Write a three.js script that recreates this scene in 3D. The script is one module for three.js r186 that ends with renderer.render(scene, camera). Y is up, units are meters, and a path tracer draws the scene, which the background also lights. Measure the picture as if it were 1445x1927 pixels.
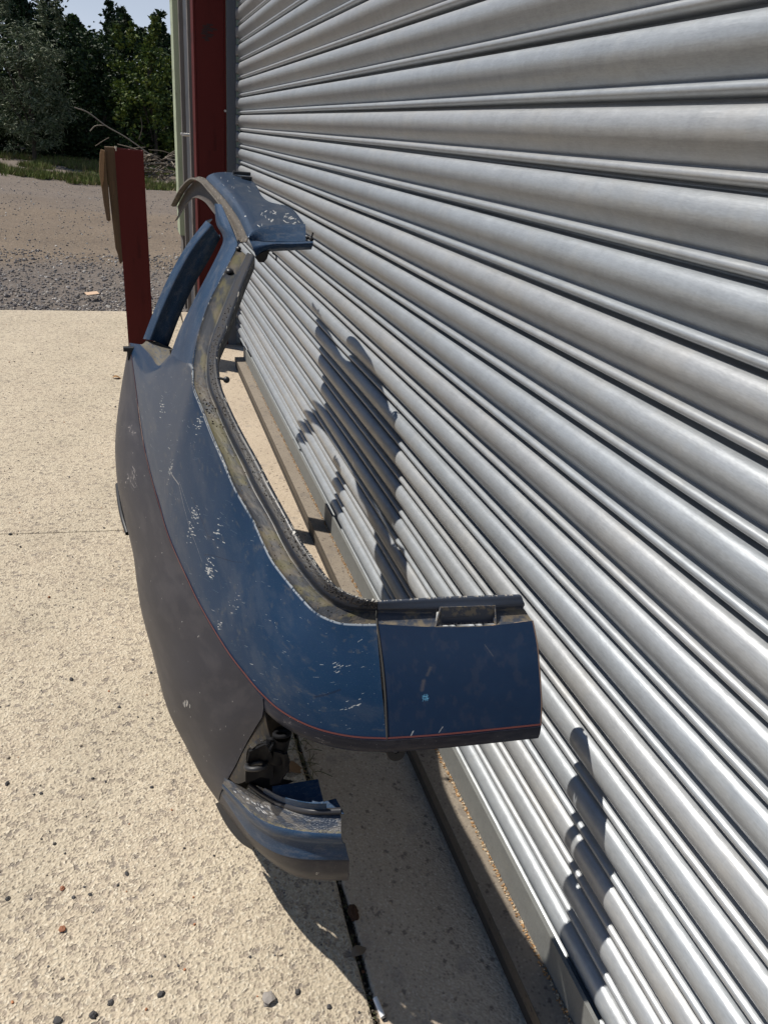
import * as THREE from 'three';
import { mergeGeometries } from 'three/addons/utils/BufferGeometryUtils.js';

// ---------------------------------------------------------------- camera, sky, sun
const scene = new THREE.Scene();
const PW = 1445, PH = 1927, FPX = 1336, EYE = 1.108;
const camera = new THREE.PerspectiveCamera(2 * Math.atan(PH / 2 / FPX) * 180 / Math.PI, PW / PH, 0.02, 900);
const camRay = (px, py) => new THREE.Vector3((px - PW / 2) / FPX, -(py - PH / 2) / FPX, -1);
const vpZ = [236, 222], vpY = [450, 3549.43];                      // vanishing points of the shutter's length and of the plumb line
const axZ = camRay(...vpZ).normalize().negate(), axY0 = camRay(...vpY).normalize().negate();
const axX = new THREE.Vector3().crossVectors(axY0, axZ).normalize(), axY = new THREE.Vector3().crossVectors(axZ, axX).normalize();
const toWorld = new THREE.Matrix4().set(axX.x, axX.y, axX.z, 0, axY.x, axY.y, axY.z, 0, axZ.x, axZ.y, axZ.z, 0, 0, 0, 0, 1);
camera.position.set(0, EYE, 0);
camera.quaternion.setFromRotationMatrix(toWorld);
camera.updateMatrixWorld(true);

const SUN = new THREE.Vector3(-0.452, 0.842, -0.290).normalize();  // read from the shadows the panel throws on the shutter
const sun = new THREE.DirectionalLight(new THREE.Color(1.0, 0.955, 0.88), 5.0);
sun.position.copy(SUN).multiplyScalar(20).add(new THREE.Vector3(0, 0, -2));
sun.target.position.set(0, 0, -2);
sun.castShadow = true; sun.shadow.mapSize.set(4096, 4096);
Object.assign(sun.shadow.camera, { left: -14, right: 14, top: 14, bottom: -14, near: 0.1, far: 60 });
sun.shadow.radius = 1; sun.shadow.bias = -0.0004;
scene.add(sun, sun.target);

{ // clear summer sky with a pale horizon and thin cloud
  const w = 512, h = 256, d = new Float32Array(w * h * 4);
  const hs = (x, y, z) => { let n = Math.sin(x * 127.1 + y * 311.7 + z * 74.7) * 43758.5453; return n - Math.floor(n); };
  const vn = (x, y, z) => { const i = Math.floor(x), j = Math.floor(y), k = Math.floor(z), u = x - i, v = y - j, q = z - k;
    const s = t => t * t * (3 - 2 * t), L = (a, b, t) => a + (b - a) * t;
    return L(L(L(hs(i, j, k), hs(i + 1, j, k), s(u)), L(hs(i, j + 1, k), hs(i + 1, j + 1, k), s(u)), s(v)),
      L(L(hs(i, j, k + 1), hs(i + 1, j, k + 1), s(u)), L(hs(i, j + 1, k + 1), hs(i + 1, j + 1, k + 1), s(u)), s(v)), s(q)); };
  for (let y = 0; y < h; y++) for (let x = 0; x < w; x++) {
    const v = (y + 0.5) / h, u = (x + 0.5) / w, lat = (v - 0.5) * Math.PI, lon = (u - 0.5) * 2 * Math.PI;
    const dir = [Math.cos(lat) * Math.cos(lon), Math.sin(lat), Math.cos(lat) * Math.sin(lon)];
    const e = Math.max(0, dir[1]), t = Math.pow(1 - e, 4.2);
    let c = [0.06 + 0.62 * t, 0.125 + 0.63 * t, 0.27 + 0.58 * t];
    const p = [dir[0] / (e + 0.25) * 1.6, dir[2] / (e + 0.25) * 1.6];
    let n = vn(p[0], p[1], 1.3) * 0.55 + vn(p[0] * 2.3, p[1] * 2.3, 4.1) * 0.3 + vn(p[0] * 5, p[1] * 5, 7.7) * 0.15;
    const cl = Math.min(1, Math.max(0, (n - 0.5) * 3.0)) * 0.16;
    c = c.map((a, i) => a + ([0.78, 0.8, 0.83][i] - a) * cl);
    const k = (y * w + x) * 4; d[k] = c[0]; d[k + 1] = c[1]; d[k + 2] = c[2]; d[k + 3] = 1;
  }
  const tex = new THREE.DataTexture(d, w, h, THREE.RGBAFormat, THREE.FloatType);
  tex.mapping = THREE.EquirectangularReflectionMapping; tex.magFilter = tex.minFilter = THREE.LinearFilter; tex.needsUpdate = true;
  scene.background = tex; scene.environment = tex;
}
const renderer = new THREE.WebGLRenderer({ antialias: true });
renderer.setSize(767, 1024);
renderer.toneMapping = THREE.LinearToneMapping;
renderer.toneMappingExposure = 1.12;
renderer.shadowMap.enabled = true; renderer.shadowMap.type = THREE.PCFSoftShadowMap;

// ---------------------------------------------------------------- helpers
let seed = 12345;
const rnd = () => { seed = (seed * 1664525 + 1013904223) >>> 0; return seed / 4294967296; };
const rr = (a, b) => a + (b - a) * rnd();
const V = (x, y, z) => new THREE.Vector3(x, y, z);
const wRay = (px, py) => camRay(px, py).applyMatrix4(toWorld);
const atY = (px, py, y) => { const d = wRay(px, py); return d.multiplyScalar((y - EYE) / d.y).add(V(0, EYE, 0)); };
const atZ = (px, py, z) => { const d = wRay(px, py); return d.multiplyScalar(z / d.z).add(V(0, EYE, 0)); };
const atX = (px, py, x) => { const d = wRay(px, py); return d.multiplyScalar(x / d.x).add(V(0, EYE, 0)); };
const atSlope = (px, py, y0, z0, k) => { const d = wRay(px, py); return d.multiplyScalar((y0 + k * z0 - EYE) / (d.y + k * d.z)).add(V(0, EYE, 0)); };

const used = {};
function numbered(n) { if (!(n in used)) { used[n] = 0; return n; } used[n]++; return n + '_' + String(used[n]).padStart(3, '0'); }
function mesh(name, geo, mat, parent) {
  const m = new THREE.Mesh(geo, mat); m.castShadow = m.receiveShadow = true;
  m.name = parent ? name : numbered(name); (parent || scene).add(m); return m;
}
function tag(o, label, category, group, kind) { o.userData.label = label; o.userData.category = category; if (group) o.userData.group = group; if (kind) o.userData.kind = kind; return o; }
function struct(name, geo, mat) { const m = mesh(name, geo, mat); m.userData.kind = 'structure'; return m; }
function thing(name, label, category, pos, group) {
  const g = new THREE.Group(); g.name = numbered(name); if (pos) g.position.copy(pos); scene.add(g); return tag(g, label, category, group);
}
// periodic value noise for textures
function noiseGrid(n, s) { const a = new Float32Array(n * n); let q = s >>> 0; for (let i = 0; i < n * n; i++) { q = (q * 1664525 + 1013904223) >>> 0; a[i] = q / 4294967296; } return a; }
function pnoise(g, n, x, y) {
  x *= n; y *= n; let i = Math.floor(x), j = Math.floor(y), u = x - i, v = y - j; i = ((i % n) + n) % n; j = ((j % n) + n) % n;
  const i2 = (i + 1) % n, j2 = (j + 1) % n; u = u * u * (3 - 2 * u); v = v * v * (3 - 2 * v);
  return (g[j * n + i] * (1 - u) + g[j * n + i2] * u) * (1 - v) + (g[j2 * n + i] * (1 - u) + g[j2 * n + i2] * u) * v;
}
const G = [4, 8, 16, 32, 64, 128, 256, 512].map((n, i) => [noiseGrid(n, 77 + i * 991), n]);
const N = (o, x, y) => pnoise(G[o][0], G[o][1], x, y);
const fbm = (x, y, a = 0, b = 5) => { let s = 0, w = 0, k = 1; for (let o = a; o <= b; o++) { s += N(o, x, y) * k; w += k; k *= 0.6; } return s / w; };
function dataTex(w, h, fn, srgb, rep) {
  const d = new Uint8Array(w * h * 4);
  for (let y = 0; y < h; y++) for (let x = 0; x < w; x++) { const c = fn(x / w, y / h, x, y), k = (y * w + x) * 4;
    if (typeof c === 'number') { d[k] = d[k + 1] = d[k + 2] = Math.max(0, Math.min(255, c * 255)); } else for (let q = 0; q < 3; q++) d[k + q] = Math.max(0, Math.min(255, c[q] * 255)); d[k + 3] = 255; }
  const t = new THREE.DataTexture(d, w, h); t.wrapS = t.wrapT = THREE.RepeatWrapping; t.magFilter = THREE.LinearFilter; t.minFilter = THREE.LinearMipmapLinearFilter; t.generateMipmaps = true;
  if (srgb) t.colorSpace = THREE.SRGBColorSpace; if (rep) t.repeat.set(...rep); t.needsUpdate = true; return t;
}
const lin2s = c => c <= 0.0031308 ? c * 12.92 : 1.055 * Math.pow(c, 1 / 2.4) - 0.055;
const mixc = (a, b, t) => [a[0] + (b[0] - a[0]) * t, a[1] + (b[1] - a[1]) * t, a[2] + (b[2] - a[2]) * t];
const S = c => c.map(lin2s);
const sstep = (a, b, x) => { const t = Math.max(0, Math.min(1, (x - a) / (b - a))); return t * t * (3 - 2 * t); };
// cell noise (periodic): returns [distance to nearest, to second, cell id]
function worley(n, s) {
  const px = noiseGrid(n, s), py = noiseGrid(n, s + 7), id = noiseGrid(n, s + 13);
  return (x, y) => { x *= n; y *= n; const i = Math.floor(x), j = Math.floor(y); let d1 = 9, d2 = 9, c = 0;
    for (let b = -1; b <= 1; b++) for (let a = -1; a <= 1; a++) { const ii = (((i + a) % n) + n) % n, jj = (((j + b) % n) + n) % n, k = jj * n + ii;
      const dx = i + a + px[k] - x, dy = j + b + py[k] - y, d = Math.sqrt(dx * dx + dy * dy); if (d < d1) { d2 = d1; d1 = d; c = id[k]; } else if (d < d2) d2 = d; }
    return [d1, d2, c]; };
}
// a lofted sheet of metal with real thickness: rows[i][j] are points; i runs along, j across
function sheet(rows, t = 0.0016, uvScale = null, mask = null) {
  const nu = rows.length, nv = rows[0].length, P = [], UV = [], nor = [];
  let um = 0; const us = [0];
  for (let i = 1; i < nu; i++) { um += rows[i][nv >> 1].distanceTo(rows[i - 1][nv >> 1]); us.push(um); }
  for (let i = 0; i < nu; i++) { let vm = 0; for (let j = 0; j < nv; j++) { if (j) vm += rows[i][j].distanceTo(rows[i][j - 1]); P.push(rows[i][j]); UV.push(uvScale ? [us[i] * uvScale, vm * uvScale] : [i / (nu - 1), j / (nv - 1)]); } }
  const id = (i, j) => i * nv + j, quads = [];
  for (let i = 0; i < nu - 1; i++) for (let j = 0; j < nv - 1; j++) if (!mask || mask((i + 0.5) / (nu - 1), (j + 0.5) / (nv - 1))) quads.push([i, j]);
  const acc = P.map(() => V(0, 0, 0)), e1 = V(0, 0, 0), e2 = V(0, 0, 0);
  for (const [i, j] of quads) { const a = P[id(i, j)], b = P[id(i + 1, j)], c = P[id(i + 1, j + 1)], d = P[id(i, j + 1)];
    const nn = e1.subVectors(c, a).clone().cross(e2.subVectors(d, b)); for (const k of [id(i, j), id(i + 1, j), id(i + 1, j + 1), id(i, j + 1)]) acc[k].add(nn); }
  acc.forEach(a => a.normalize());
  const pos = [], uv = [], nrm = [];
  const put = (p, n, u) => { pos.push(p.x, p.y, p.z); nrm.push(n.x, n.y, n.z); uv.push(u[0], u[1]); };
  const Bk = P.map((p, k) => p.clone().addScaledVector(acc[k], -t)), neg = acc.map(a => a.clone().negate());
  const key = new Map(); const ekey = (a, b) => a < b ? a * 1e6 + b : b * 1e6 + a;
  for (const [i, j] of quads) { const q = [id(i, j), id(i + 1, j), id(i + 1, j + 1), id(i, j + 1)];
    for (const k of [0, 1, 2, 0, 2, 3]) put(P[q[k]], acc[q[k]], UV[q[k]]);
    for (const k of [0, 2, 1, 0, 3, 2]) put(Bk[q[k]], neg[q[k]], UV[q[k]]);
    for (let k = 0; k < 4; k++) { const a = q[k], b = q[(k + 1) % 4], e = ekey(a, b); if (key.has(e)) key.set(e, null); else key.set(e, [a, b]); } }
  for (const e of key.values()) if (e) { const [a, b] = e, n = V(0, 0, 0).subVectors(P[b], P[a]).cross(acc[a]).normalize();
    put(P[a], n, UV[a]); put(Bk[a], n, UV[a]); put(Bk[b], n, UV[b]); put(P[a], n, UV[a]); put(Bk[b], n, UV[b]); put(P[b], n, UV[b]); }
  const g = new THREE.BufferGeometry();
  g.setAttribute('position', new THREE.Float32BufferAttribute(pos, 3)); g.setAttribute('normal', new THREE.Float32BufferAttribute(nrm, 3)); g.setAttribute('uv', new THREE.Float32BufferAttribute(uv, 2));
  return g;
}
const curve = (pts, n, t = 'centripetal') => { const c = new THREE.CatmullRomCurve3(pts, false, t); const o = []; for (let i = 0; i < n; i++) o.push(c.getPoint(i / (n - 1))); return o; };
// rows between matched curves; each "section(s)" mixes the curves' points
function between(curves, n, nv, bulge) {          // curves: arrays of matched control points
  const cs = curves.map(c => curve(c, n)), rows = [];
  for (let i = 0; i < n; i++) { const col = cs.map(c => c[i]); const r = curve(col, nv, 'centripetal'); rows.push(bulge ? r.map((p, j) => bulge(p, i / (n - 1), j / (nv - 1))) : r); }
  return rows;
}
const tube = (pts, r, seg = 20, rs = 8) => new THREE.TubeGeometry(new THREE.CatmullRomCurve3(pts), seg, r, rs, false);
function box(w, h, d, x = 0, y = 0, z = 0, ch = 0) {
  let g;
  if (ch) { const s = new THREE.Shape(); const a = w / 2 - ch, b = h / 2 - ch; s.moveTo(-a, -b); s.lineTo(a, -b); s.lineTo(a, b); s.lineTo(-a, b); s.closePath();
    g = new THREE.ExtrudeGeometry(s, { depth: d - 2 * ch, bevelEnabled: true, bevelThickness: ch, bevelSize: ch, bevelSegments: 2 }); g.translate(0, 0, -(d - 2 * ch) / 2); g = g.toNonIndexed ? (g.index ? g.toNonIndexed() : g) : g; }
  else g = new THREE.BoxGeometry(w, h, d).toNonIndexed();
  g.translate(x, y, z); return g;
}
const std = o => new THREE.MeshStandardMaterial({ side: THREE.DoubleSide, ...o });
const phy = o => new THREE.MeshPhysicalMaterial({ side: THREE.DoubleSide, ...o });
const rgb = (r, g, b) => new THREE.Color().setRGB(r, g, b);

// ---------------------------------------------------------------- ground
const W1 = worley(210, 31), W2 = worley(70, 5), W3 = worley(34, 91);
const TS = 1536;
const concA = [], concH = new Float32Array(TS * TS);
const concCol = dataTex(TS, TS, (x, y, i, j) => {
  const [d1, d2, c1] = W1(x + (N(5, x, y) - 0.5) * 0.006, y + (N(5, y, x) - 0.5) * 0.006), [e1, e2, c2] = W2(x + (N(6, x, y) - 0.5) * 0.012, y), [h1, , c3] = W3(x, y + (N(5, x, y) - 0.5) * 0.02);
  const f = N(7, x, y), m = fbm(x, y, 2, 5), big = fbm(x, y, 0, 3);
  let c = mixc([0.56, 0.475, 0.345], [0.44, 0.362, 0.26], m);                         // cement paste
  let hgt = 0.5 + (f - 0.5) * 0.5 + (N(6, x, y) - 0.5) * 0.45 + (N(5, x, y) - 0.5) * 0.2;
  const gap = d2 - d1;
  const rough = sstep(0.38, 0.62, big);                                             // worn areas show more stone
  if (c1 > 0.52 - 0.1 * rough) { const k = 1 - sstep(0.25, 0.5, d1); c = mixc(c, c1 > 0.86 ? [0.20, 0.16, 0.125] : c1 > 0.74 ? [0.35, 0.28, 0.205] : [0.62, 0.54, 0.41], k * 0.8); hgt += (c1 > 0.72 ? -0.16 : 0.14) * k; }
  hgt -= 0.14 * (1 - sstep(0.02, 0.14, gap)) * rough; c = mixc(c, [0.33, 0.265, 0.195], 0.5 * (1 - sstep(0.02, 0.12, gap)) * rough);
  if (c2 > 0.66 - 0.12 * rough) { const k = 1 - sstep(0.14, 0.44, e1 + (f - 0.5) * 0.35); c = mixc(c, c2 > 0.9 ? [0.22, 0.18, 0.15] : [0.31, 0.25, 0.19], 0.75 * k); hgt -= 0.3 * k; }
  if (c3 > 0.93) { const k = 1 - sstep(0.06, 0.2, h1 + (f - 0.5) * 0.15); c = mixc(c, [0.16, 0.13, 0.11], 0.75 * k); hgt -= 0.4 * k; }
  const v = 0.94 + 0.24 * (big - 0.5) * 2 + (f - 0.5) * 0.34; concH[j * TS + i] = hgt;
  return S(c.map(a => a * v));
}, true);
const concBump = dataTex(TS, TS, (x, y, i, j) => concH[j * TS + i], false);
const apronCol = dataTex(1024, 1024, (x, y) => {
  const [d1, d2, c1] = W1(x, y), [e1, , c2] = W2(x, y), f = N(7, x, y), m = fbm(x, y, 1, 5), [h1, , c3] = W3(x, y);
  let c = mixc([0.47, 0.385, 0.285], [0.33, 0.265, 0.195], m);
  if (c1 > 0.7) c = mixc(c, c1 > 0.88 ? [0.2, 0.16, 0.125] : [0.52, 0.44, 0.34], 0.7 * (1 - sstep(0.2, 0.45, d1)));
  if (c2 > 0.84) c = mixc(c, [0.15, 0.115, 0.09], 0.8 * (1 - sstep(0.1, 0.3, e1 + (f - 0.5) * 0.25)));
  if (c3 > 0.9) c = mixc(c, [0.3, 0.25, 0.2], 0.6 * (1 - sstep(0.2, 0.5, h1 + (N(6, x, y) - 0.5) * 0.5)));
  return S(c.map(a => a * (0.88 + 0.24 * f)));
}, true);
for (const t of [concCol, concBump, apronCol]) t.repeat.set(1 / 1.15, 1 / 1.15);
const matConc = std({ map: concCol, bumpMap: concBump, bumpScale: 0.0035, color: rgb(0.97, 0.98, 1.0), roughness: 0.95, vertexColors: true });
const matApron = std({ map: apronCol, bumpMap: concBump, bumpScale: 0.0016, roughness: 0.92, vertexColors: true });
const matDirt = std({ color: rgb(0.035, 0.028, 0.02), roughness: 1 });

// slab outline polygons (x, z); joints are real gaps
const jag = (n, s, a) => { const o = []; let q = s; for (let i = 0; i <= n; i++) { q = (q * 16807) % 2147483647; o.push(((q / 2147483647) - 0.5) * 2 * a); } return o; };
function slab(name, poly, mat, label, thick = 0.09) {
  const sh = new THREE.Shape(poly.map(([x, z]) => new THREE.Vector2(x, -z)));
  const g = new THREE.ExtrudeGeometry(sh, { depth: thick, bevelEnabled: true, bevelThickness: 0.004, bevelSize: 0.004, bevelOffset: -0.004, bevelSegments: 2, curveSegments: 1 });
  g.rotateX(-Math.PI / 2); g.translate(0, -thick - 0.004, 0);
  const p = g.attributes.position, uv = g.attributes.uv, col = new Float32Array(p.count * 3);
  for (let i = 0; i < p.count; i++) { uv.setXY(i, p.getX(i), p.getZ(i) + p.getY(i)); col.fill(1, i * 3, i * 3 + 3); }
  g.setAttribute('color', new THREE.BufferAttribute(col, 3));
  return struct(name, g, mat);
}
// joint between main slab and apron, x(z)
const jz = [], ja = jag(60, 4242, 0.0035), jb = jag(60, 999, 0.0022);
for (let i = 0; i <= 60; i++) jz.push(2.5 - i * (7.3 / 60));
const jx = z => 0.268 + 0.006 * Math.sin(z * 2.1) + 0.003 * Math.sin(z * 7);
const edgeL = jz.map((z, i) => [jx(z) - 0.005 + ja[i], z]), edgeR = jz.map((z, i) => [jx(z) + 0.003 + jb[i], z]);
const padFar = x => -4.84 - 0.13 * (x + 0.8) / 0.65 * 0.6;
// transverse crack at z ~ -2 and a shrinkage line at z ~ -3.6
const crackZ = x => -2.02 + 0.02 * Math.sin(x * 5 + 1) + 0.008 * Math.sin(x * 23) + 0.004 * Math.sin(x * 61);
const cx = []; for (let i = 0; i <= 70; i++) cx.push(-9 + i * (9.255 / 70));
const lastX = 0.255;
{
  const L = edgeL.filter(p => p[1] > -1.985), Lf = edgeL.filter(p => p[1] < -2.06);
  slab('concrete_slab', [...L, ...[...cx].reverse().map(x => [x, crackZ(x) + 0.0006]), [-9, 2.5]], matConc);
  slab('concrete_slab', [...cx.map(x => [x, crackZ(x) - 0.0006]), ...Lf, [0.262, padFar(0.262)], [-3, padFar(-1.5)], [-9, -4.8]], matConc);
  slab('concrete_apron', [...edgeR, [0.275, padFar(0.275)], [1.2, padFar(0.3)], [1.2, 2.5]], matApron);
  const bed = new THREE.PlaneGeometry(0.05, 7.6); bed.rotateX(-Math.PI / 2); bed.translate(0.268, -0.014, -1.2);
  struct('joint_soil', bed, matDirt);
}
// yard: rutted earth and stone beyond the slab, one sheet to the horizon
const yardCol = dataTex(1024, 1024, (x, y) => {
  const f = N(7, x, y), [d1, d2, c1] = W1(x, y), [e1, , c2] = W2(x, y), m = fbm(x, y, 1, 4);
  let c = mixc([0.30, 0.25, 0.20], [0.20, 0.165, 0.135], m);
  if (c1 > 0.6) c = mixc(c, c1 > 0.93 ? [0.42, 0.39, 0.35] : c1 > 0.78 ? [0.12, 0.105, 0.1] : [0.25, 0.23, 0.215], 0.8 * (1 - sstep(0.3, 0.5, d1)));
  if (c2 > 0.9) c = mixc(c, [0.34, 0.31, 0.28], 0.7 * (1 - sstep(0.2, 0.35, e1)));
  return S(c.map(a => a * (0.8 + 0.4 * f)));
}, true, [1 / 3.1, 1 / 3.1]);
const yardBump = dataTex(1024, 1024, (x, y) => { const [d1, d2, c1] = W1(x, y); return 0.35 + (c1 > 0.6 ? 0.4 * (1 - sstep(0.2, 0.55, d1)) : 0) + (N(6, x, y) - 0.5) * 0.5; }, false, [1 / 3.1, 1 / 3.1]);
{
  const xs = [], zs = [];
  const lay = (a, b, n, out) => { for (let i = 0; i < n; i++) out.push(a + (b - a) * i / n); };
  lay(-300, -30, 6, xs); lay(-30, -8, 22, xs); lay(-8, 4, 60, xs); lay(4, 30, 20, xs); lay(30, 301, 6, xs);
  lay(-500, -40, 8, zs); lay(-40, -22, 18, zs); lay(-22, -4, 120, zs); lay(-4, 4, 8, zs); lay(4, 200, 12, zs);
  const pos = [], uv = [], col = [], idx = [];
  for (const z of zs) for (const x of xs) {
    const nearPad = sstep(-4.6, -6.5, z), ruts = Math.sin(z * 3.3 + Math.sin(x * 0.35) * 0.8) * 0.012 + (fbm(x / 9 + 0.3, z / 9 + 0.1, 0, 3) - 0.5) * 0.10;
    pos.push(x, -0.05 + nearPad * (ruts + 0.01) + (z < -15.5 ? Math.min(0.25, (-15.5 - z) * 0.05) : 0), z); uv.push(x, z);
    // matter: dark loose stone by the slab, brown earth on the tracks, greyer stone again beyond
    const a = sstep(-6.3, -7.4, z + (fbm(x / 5, z / 5, 1, 4) - 0.5) * 2.2), b = sstep(-10.6, -12.6, z + (fbm(x / 6, z / 6 + 0.4, 1, 4) - 0.5) * 2);
    let c = mixc([0.50, 0.49, 0.50], [0.62, 0.555, 0.47], a); c = mixc(c, [0.58, 0.55, 0.53], b);
    col.push(...c);
  }
  const nx = xs.length;
  for (let j = 0; j < zs.length - 1; j++) for (let i = 0; i < nx - 1; i++) { const a = j * nx + i; idx.push(a, a + nx, a + 1, a + 1, a + nx, a + nx + 1); }
  const g = new THREE.BufferGeometry(); g.setAttribute('position', new THREE.Float32BufferAttribute(pos, 3)); g.setAttribute('uv', new THREE.Float32BufferAttribute(uv, 2)); g.setAttribute('color', new THREE.Float32BufferAttribute(col, 3)); g.setIndex(idx); g.computeVertexNormals();
  struct('gravel_yard', g, std({ map: yardCol, bumpMap: yardBump, bumpScale: 0.012, roughness: 1, vertexColors: true }));
}
function stoneGeo(s, flat = 0.7) {
  const g = new THREE.IcosahedronGeometry(1, 1), p = g.attributes.position; const sv = seed; seed = 991 + s * 7717;
  const m = new Map();
  for (let i = 0; i < p.count; i++) { const k = [p.getX(i), p.getY(i), p.getZ(i)].map(a => a.toFixed(3)).join(); if (!m.has(k)) m.set(k, rr(0.68, 1.15)); const r = m.get(k); p.setXYZ(i, p.getX(i) * r, p.getY(i) * r * flat, p.getZ(i) * r * 0.85); }
  seed = sv; g.computeVertexNormals(); return g;
}
const stoneGeos = [0, 1, 2, 3, 4].map(i => stoneGeo(i));
{ // loose stone beside the slab's far edge and over the yard
  const n = 15000, im = new THREE.InstancedMesh(stoneGeos[1], std({ color: 0xffffff, roughness: 0.95 }), n), M = new THREE.Matrix4(), q = new THREE.Quaternion(), c = new THREE.Color();
  for (let i = 0; i < n; i++) {
    const far = i > 11500, z = far ? rr(-16, -7) : -4.95 - Math.pow(rnd(), 1.7) * 2.6, x = rr(-3.2, 0.9) * (z / -5.2), s = far ? rr(0.005, 0.013) : rr(0.004, 0.013) * (rnd() < 0.05 ? 1.6 : 1);
    q.setFromEuler(new THREE.Euler(rr(0, 6), rr(0, 6), rr(0, 6)));
    const y = -0.05 + sstep(-4.6, -6.5, z) * (Math.sin(z * 3.3 + Math.sin(x * 0.35) * 0.8) * 0.012 + (fbm(x / 9 + 0.3, z / 9 + 0.1, 0, 3) - 0.5) * 0.10 + 0.01) + (z < -15.5 ? (-15.5 - z) * 0.05 : 0) + s * 0.2;
    im.setMatrixAt(i, M.compose(V(x, y, z), q, V(s, s, s)));
    const k = rnd(), t = rr(0.75, 1.25); im.setColorAt(i, k < 0.62 ? c.setRGB(0.15 * t, 0.138 * t, 0.135 * t) : k < 0.9 ? c.setRGB(0.25 * t, 0.22 * t, 0.19 * t) : c.setRGB(0.45 * t, 0.42 * t, 0.38 * t));
  }
  im.name = numbered('loose_gravel'); im.castShadow = im.receiveShadow = true; scene.add(im); tag(im, 'loose dark grey gravel spread beyond the concrete edge', 'gravel', null, 'stuff');
}
{ // grit on the concrete
  const n = 2600, im = new THREE.InstancedMesh(stoneGeos[2], std({ color: 0xffffff, roughness: 0.9 }), n), M = new THREE.Matrix4(), q = new THREE.Quaternion(), c = new THREE.Color();
  for (let i = 0; i < n; i++) {
    const x = rr(-1.4, 0.25), z = -Math.pow(rnd(), 1.3) * 4.6 - 0.15, s = rr(0.0010, 0.0026) * (rnd() < 0.14 ? 1.7 : 1);
    q.setFromEuler(new THREE.Euler(rr(0, 6), rr(0, 6), rr(0, 6))); im.setMatrixAt(i, M.compose(V(x, s * 0.35, z), q, V(s, s, s)));
    const k = rnd(), t = rr(0.7, 1.3); im.setColorAt(i, k < 0.45 ? c.setRGB(0.09 * t, 0.085 * t, 0.085 * t) : k < 0.8 ? c.setRGB(0.38 * t, 0.32 * t, 0.25 * t) : k < 0.9 ? c.setRGB(0.4 * t, 0.17 * t, 0.08 * t) : c.setRGB(0.6, 0.55, 0.46));
  }
  im.name = numbered('fine_grit'); im.castShadow = im.receiveShadow = true; scene.add(im); tag(im, 'fine dark grit scattered over the pale concrete slab', 'grit', null, 'stuff');
}

// ---------------------------------------------------------------- roller shutter
const lathCol = dataTex(1024, 512, (x, y) => {
  const f = N(7, x * 0.5, y * 2), sp = fbm(x, y * 0.5, 4, 7), st = N(6, x * 0.12, y * 3), big = fbm(x, y, 0, 3);
  let a = 0.36 + (sp - 0.5) * 0.08 + (st - 0.5) * 0.03 + (big - 0.5) * 0.04 + (f - 0.5) * 0.05;
  let c = [a * 0.985, a, a * 1.01];
  const dust = sstep(0.55, 0.75, fbm(x + 0.37, y * 0.3, 2, 6)); c = mixc(c, [0.52, 0.47, 0.39], dust * 0.1);
  return S(c);
}, true);
const lathRough = dataTex(512, 512, (x, y) => 0.43 + (fbm(x, y, 3, 7) - 0.5) * 0.10 + (N(6, x * 0.1, y * 2) - 0.5) * 0.08, false);
const lathBump = dataTex(1024, 512, (x, y) => 0.5 + (fbm(x, y, 4, 7) - 0.5) * 0.6 + (N(7, x * 0.2, y) - 0.5) * 0.2, false);
for (const t of [lathCol, lathRough, lathBump]) t.repeat.set(1 / 0.9, 1 / 0.45);
const SHX = 0.545, PITCH = 0.0744, GAP0 = 1.1035, SH_FAR = -4.13, SH_NEAR = 1.6;
const lathMats = [0, 1, 2].map(i => { const o = t => { const c = t.clone(); c.offset.set(i * 0.37, i * 0.29); c.needsUpdate = true; return c; };
  return phy({ map: o(lathCol), roughnessMap: lathRough, bumpMap: lathBump, bumpScale: 0.00035, metalness: 0.35, roughness: 0.95, color: [rgb(0.93, 0.96, 0.99), rgb(0.96, 0.97, 0.98), rgb(0.90, 0.94, 0.98)][i] }); });
const lathProfile = new THREE.CatmullRomCurve3([[-5, -10], [0, -14], [3.2, -14.5], [4.2, -7], [4.8, 1], [7, 7], [11.5, 11.8], [18.5, 15.3], [26.5, 16.2], [34, 14.4], [41, 10.6], [47, 5.8], [52, 1.2], [55.5, -1.6], [57.6, -3.6], [58.6, -4.6], [59.4, -2], [60.8, 3.6], [63.6, 7.2], [67, 7.8], [70, 6], [72.0, 2], [72.8, -4], [73.0, -12], [70, -14.4]].map(([t, o]) => V(o, -t, 0)), false, 'centripetal').getPoints(76);
function lathGeo(v) {
  const nz = 64, pos = [], uv = [], idx = [], np = lathProfile.length; let arc = [0];
  for (let k = 1; k < np; k++) arc.push(arc[k - 1] + lathProfile[k].distanceTo(lathProfile[k - 1]) / 1000);
  for (let i = 0; i <= nz; i++) { const z = SH_FAR + (SH_NEAR - SH_FAR) * i / nz, w = 0.0006 * Math.sin(z * 2.3 + v * 2) + 0.0005 * Math.sin(z * 5.1 + v) + 0.0012 * (fbm(z / 7 + v * 0.17, v * 0.23, 2, 5) - 0.5);
    for (let k = 0; k < np; k++) { const p = lathProfile[k]; pos.push(-p.x / 1000 * (1 + 0.015 * Math.sin(z * 3 + v * 3)) + w, p.y / 1000 + w * 0.5, z); uv.push(z, arc[k]); } }
  for (let i = 0; i < nz; i++) for (let k = 0; k < np - 1; k++) { const a = i * np + k; idx.push(a, a + 1, a + np, a + 1, a + np + 1, a + np); }
  const g = new THREE.BufferGeometry(); g.setAttribute('position', new THREE.Float32BufferAttribute(pos, 3)); g.setAttribute('uv', new THREE.Float32BufferAttribute(uv, 2)); g.setIndex(idx); g.computeVertexNormals(); return g;
}
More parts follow.
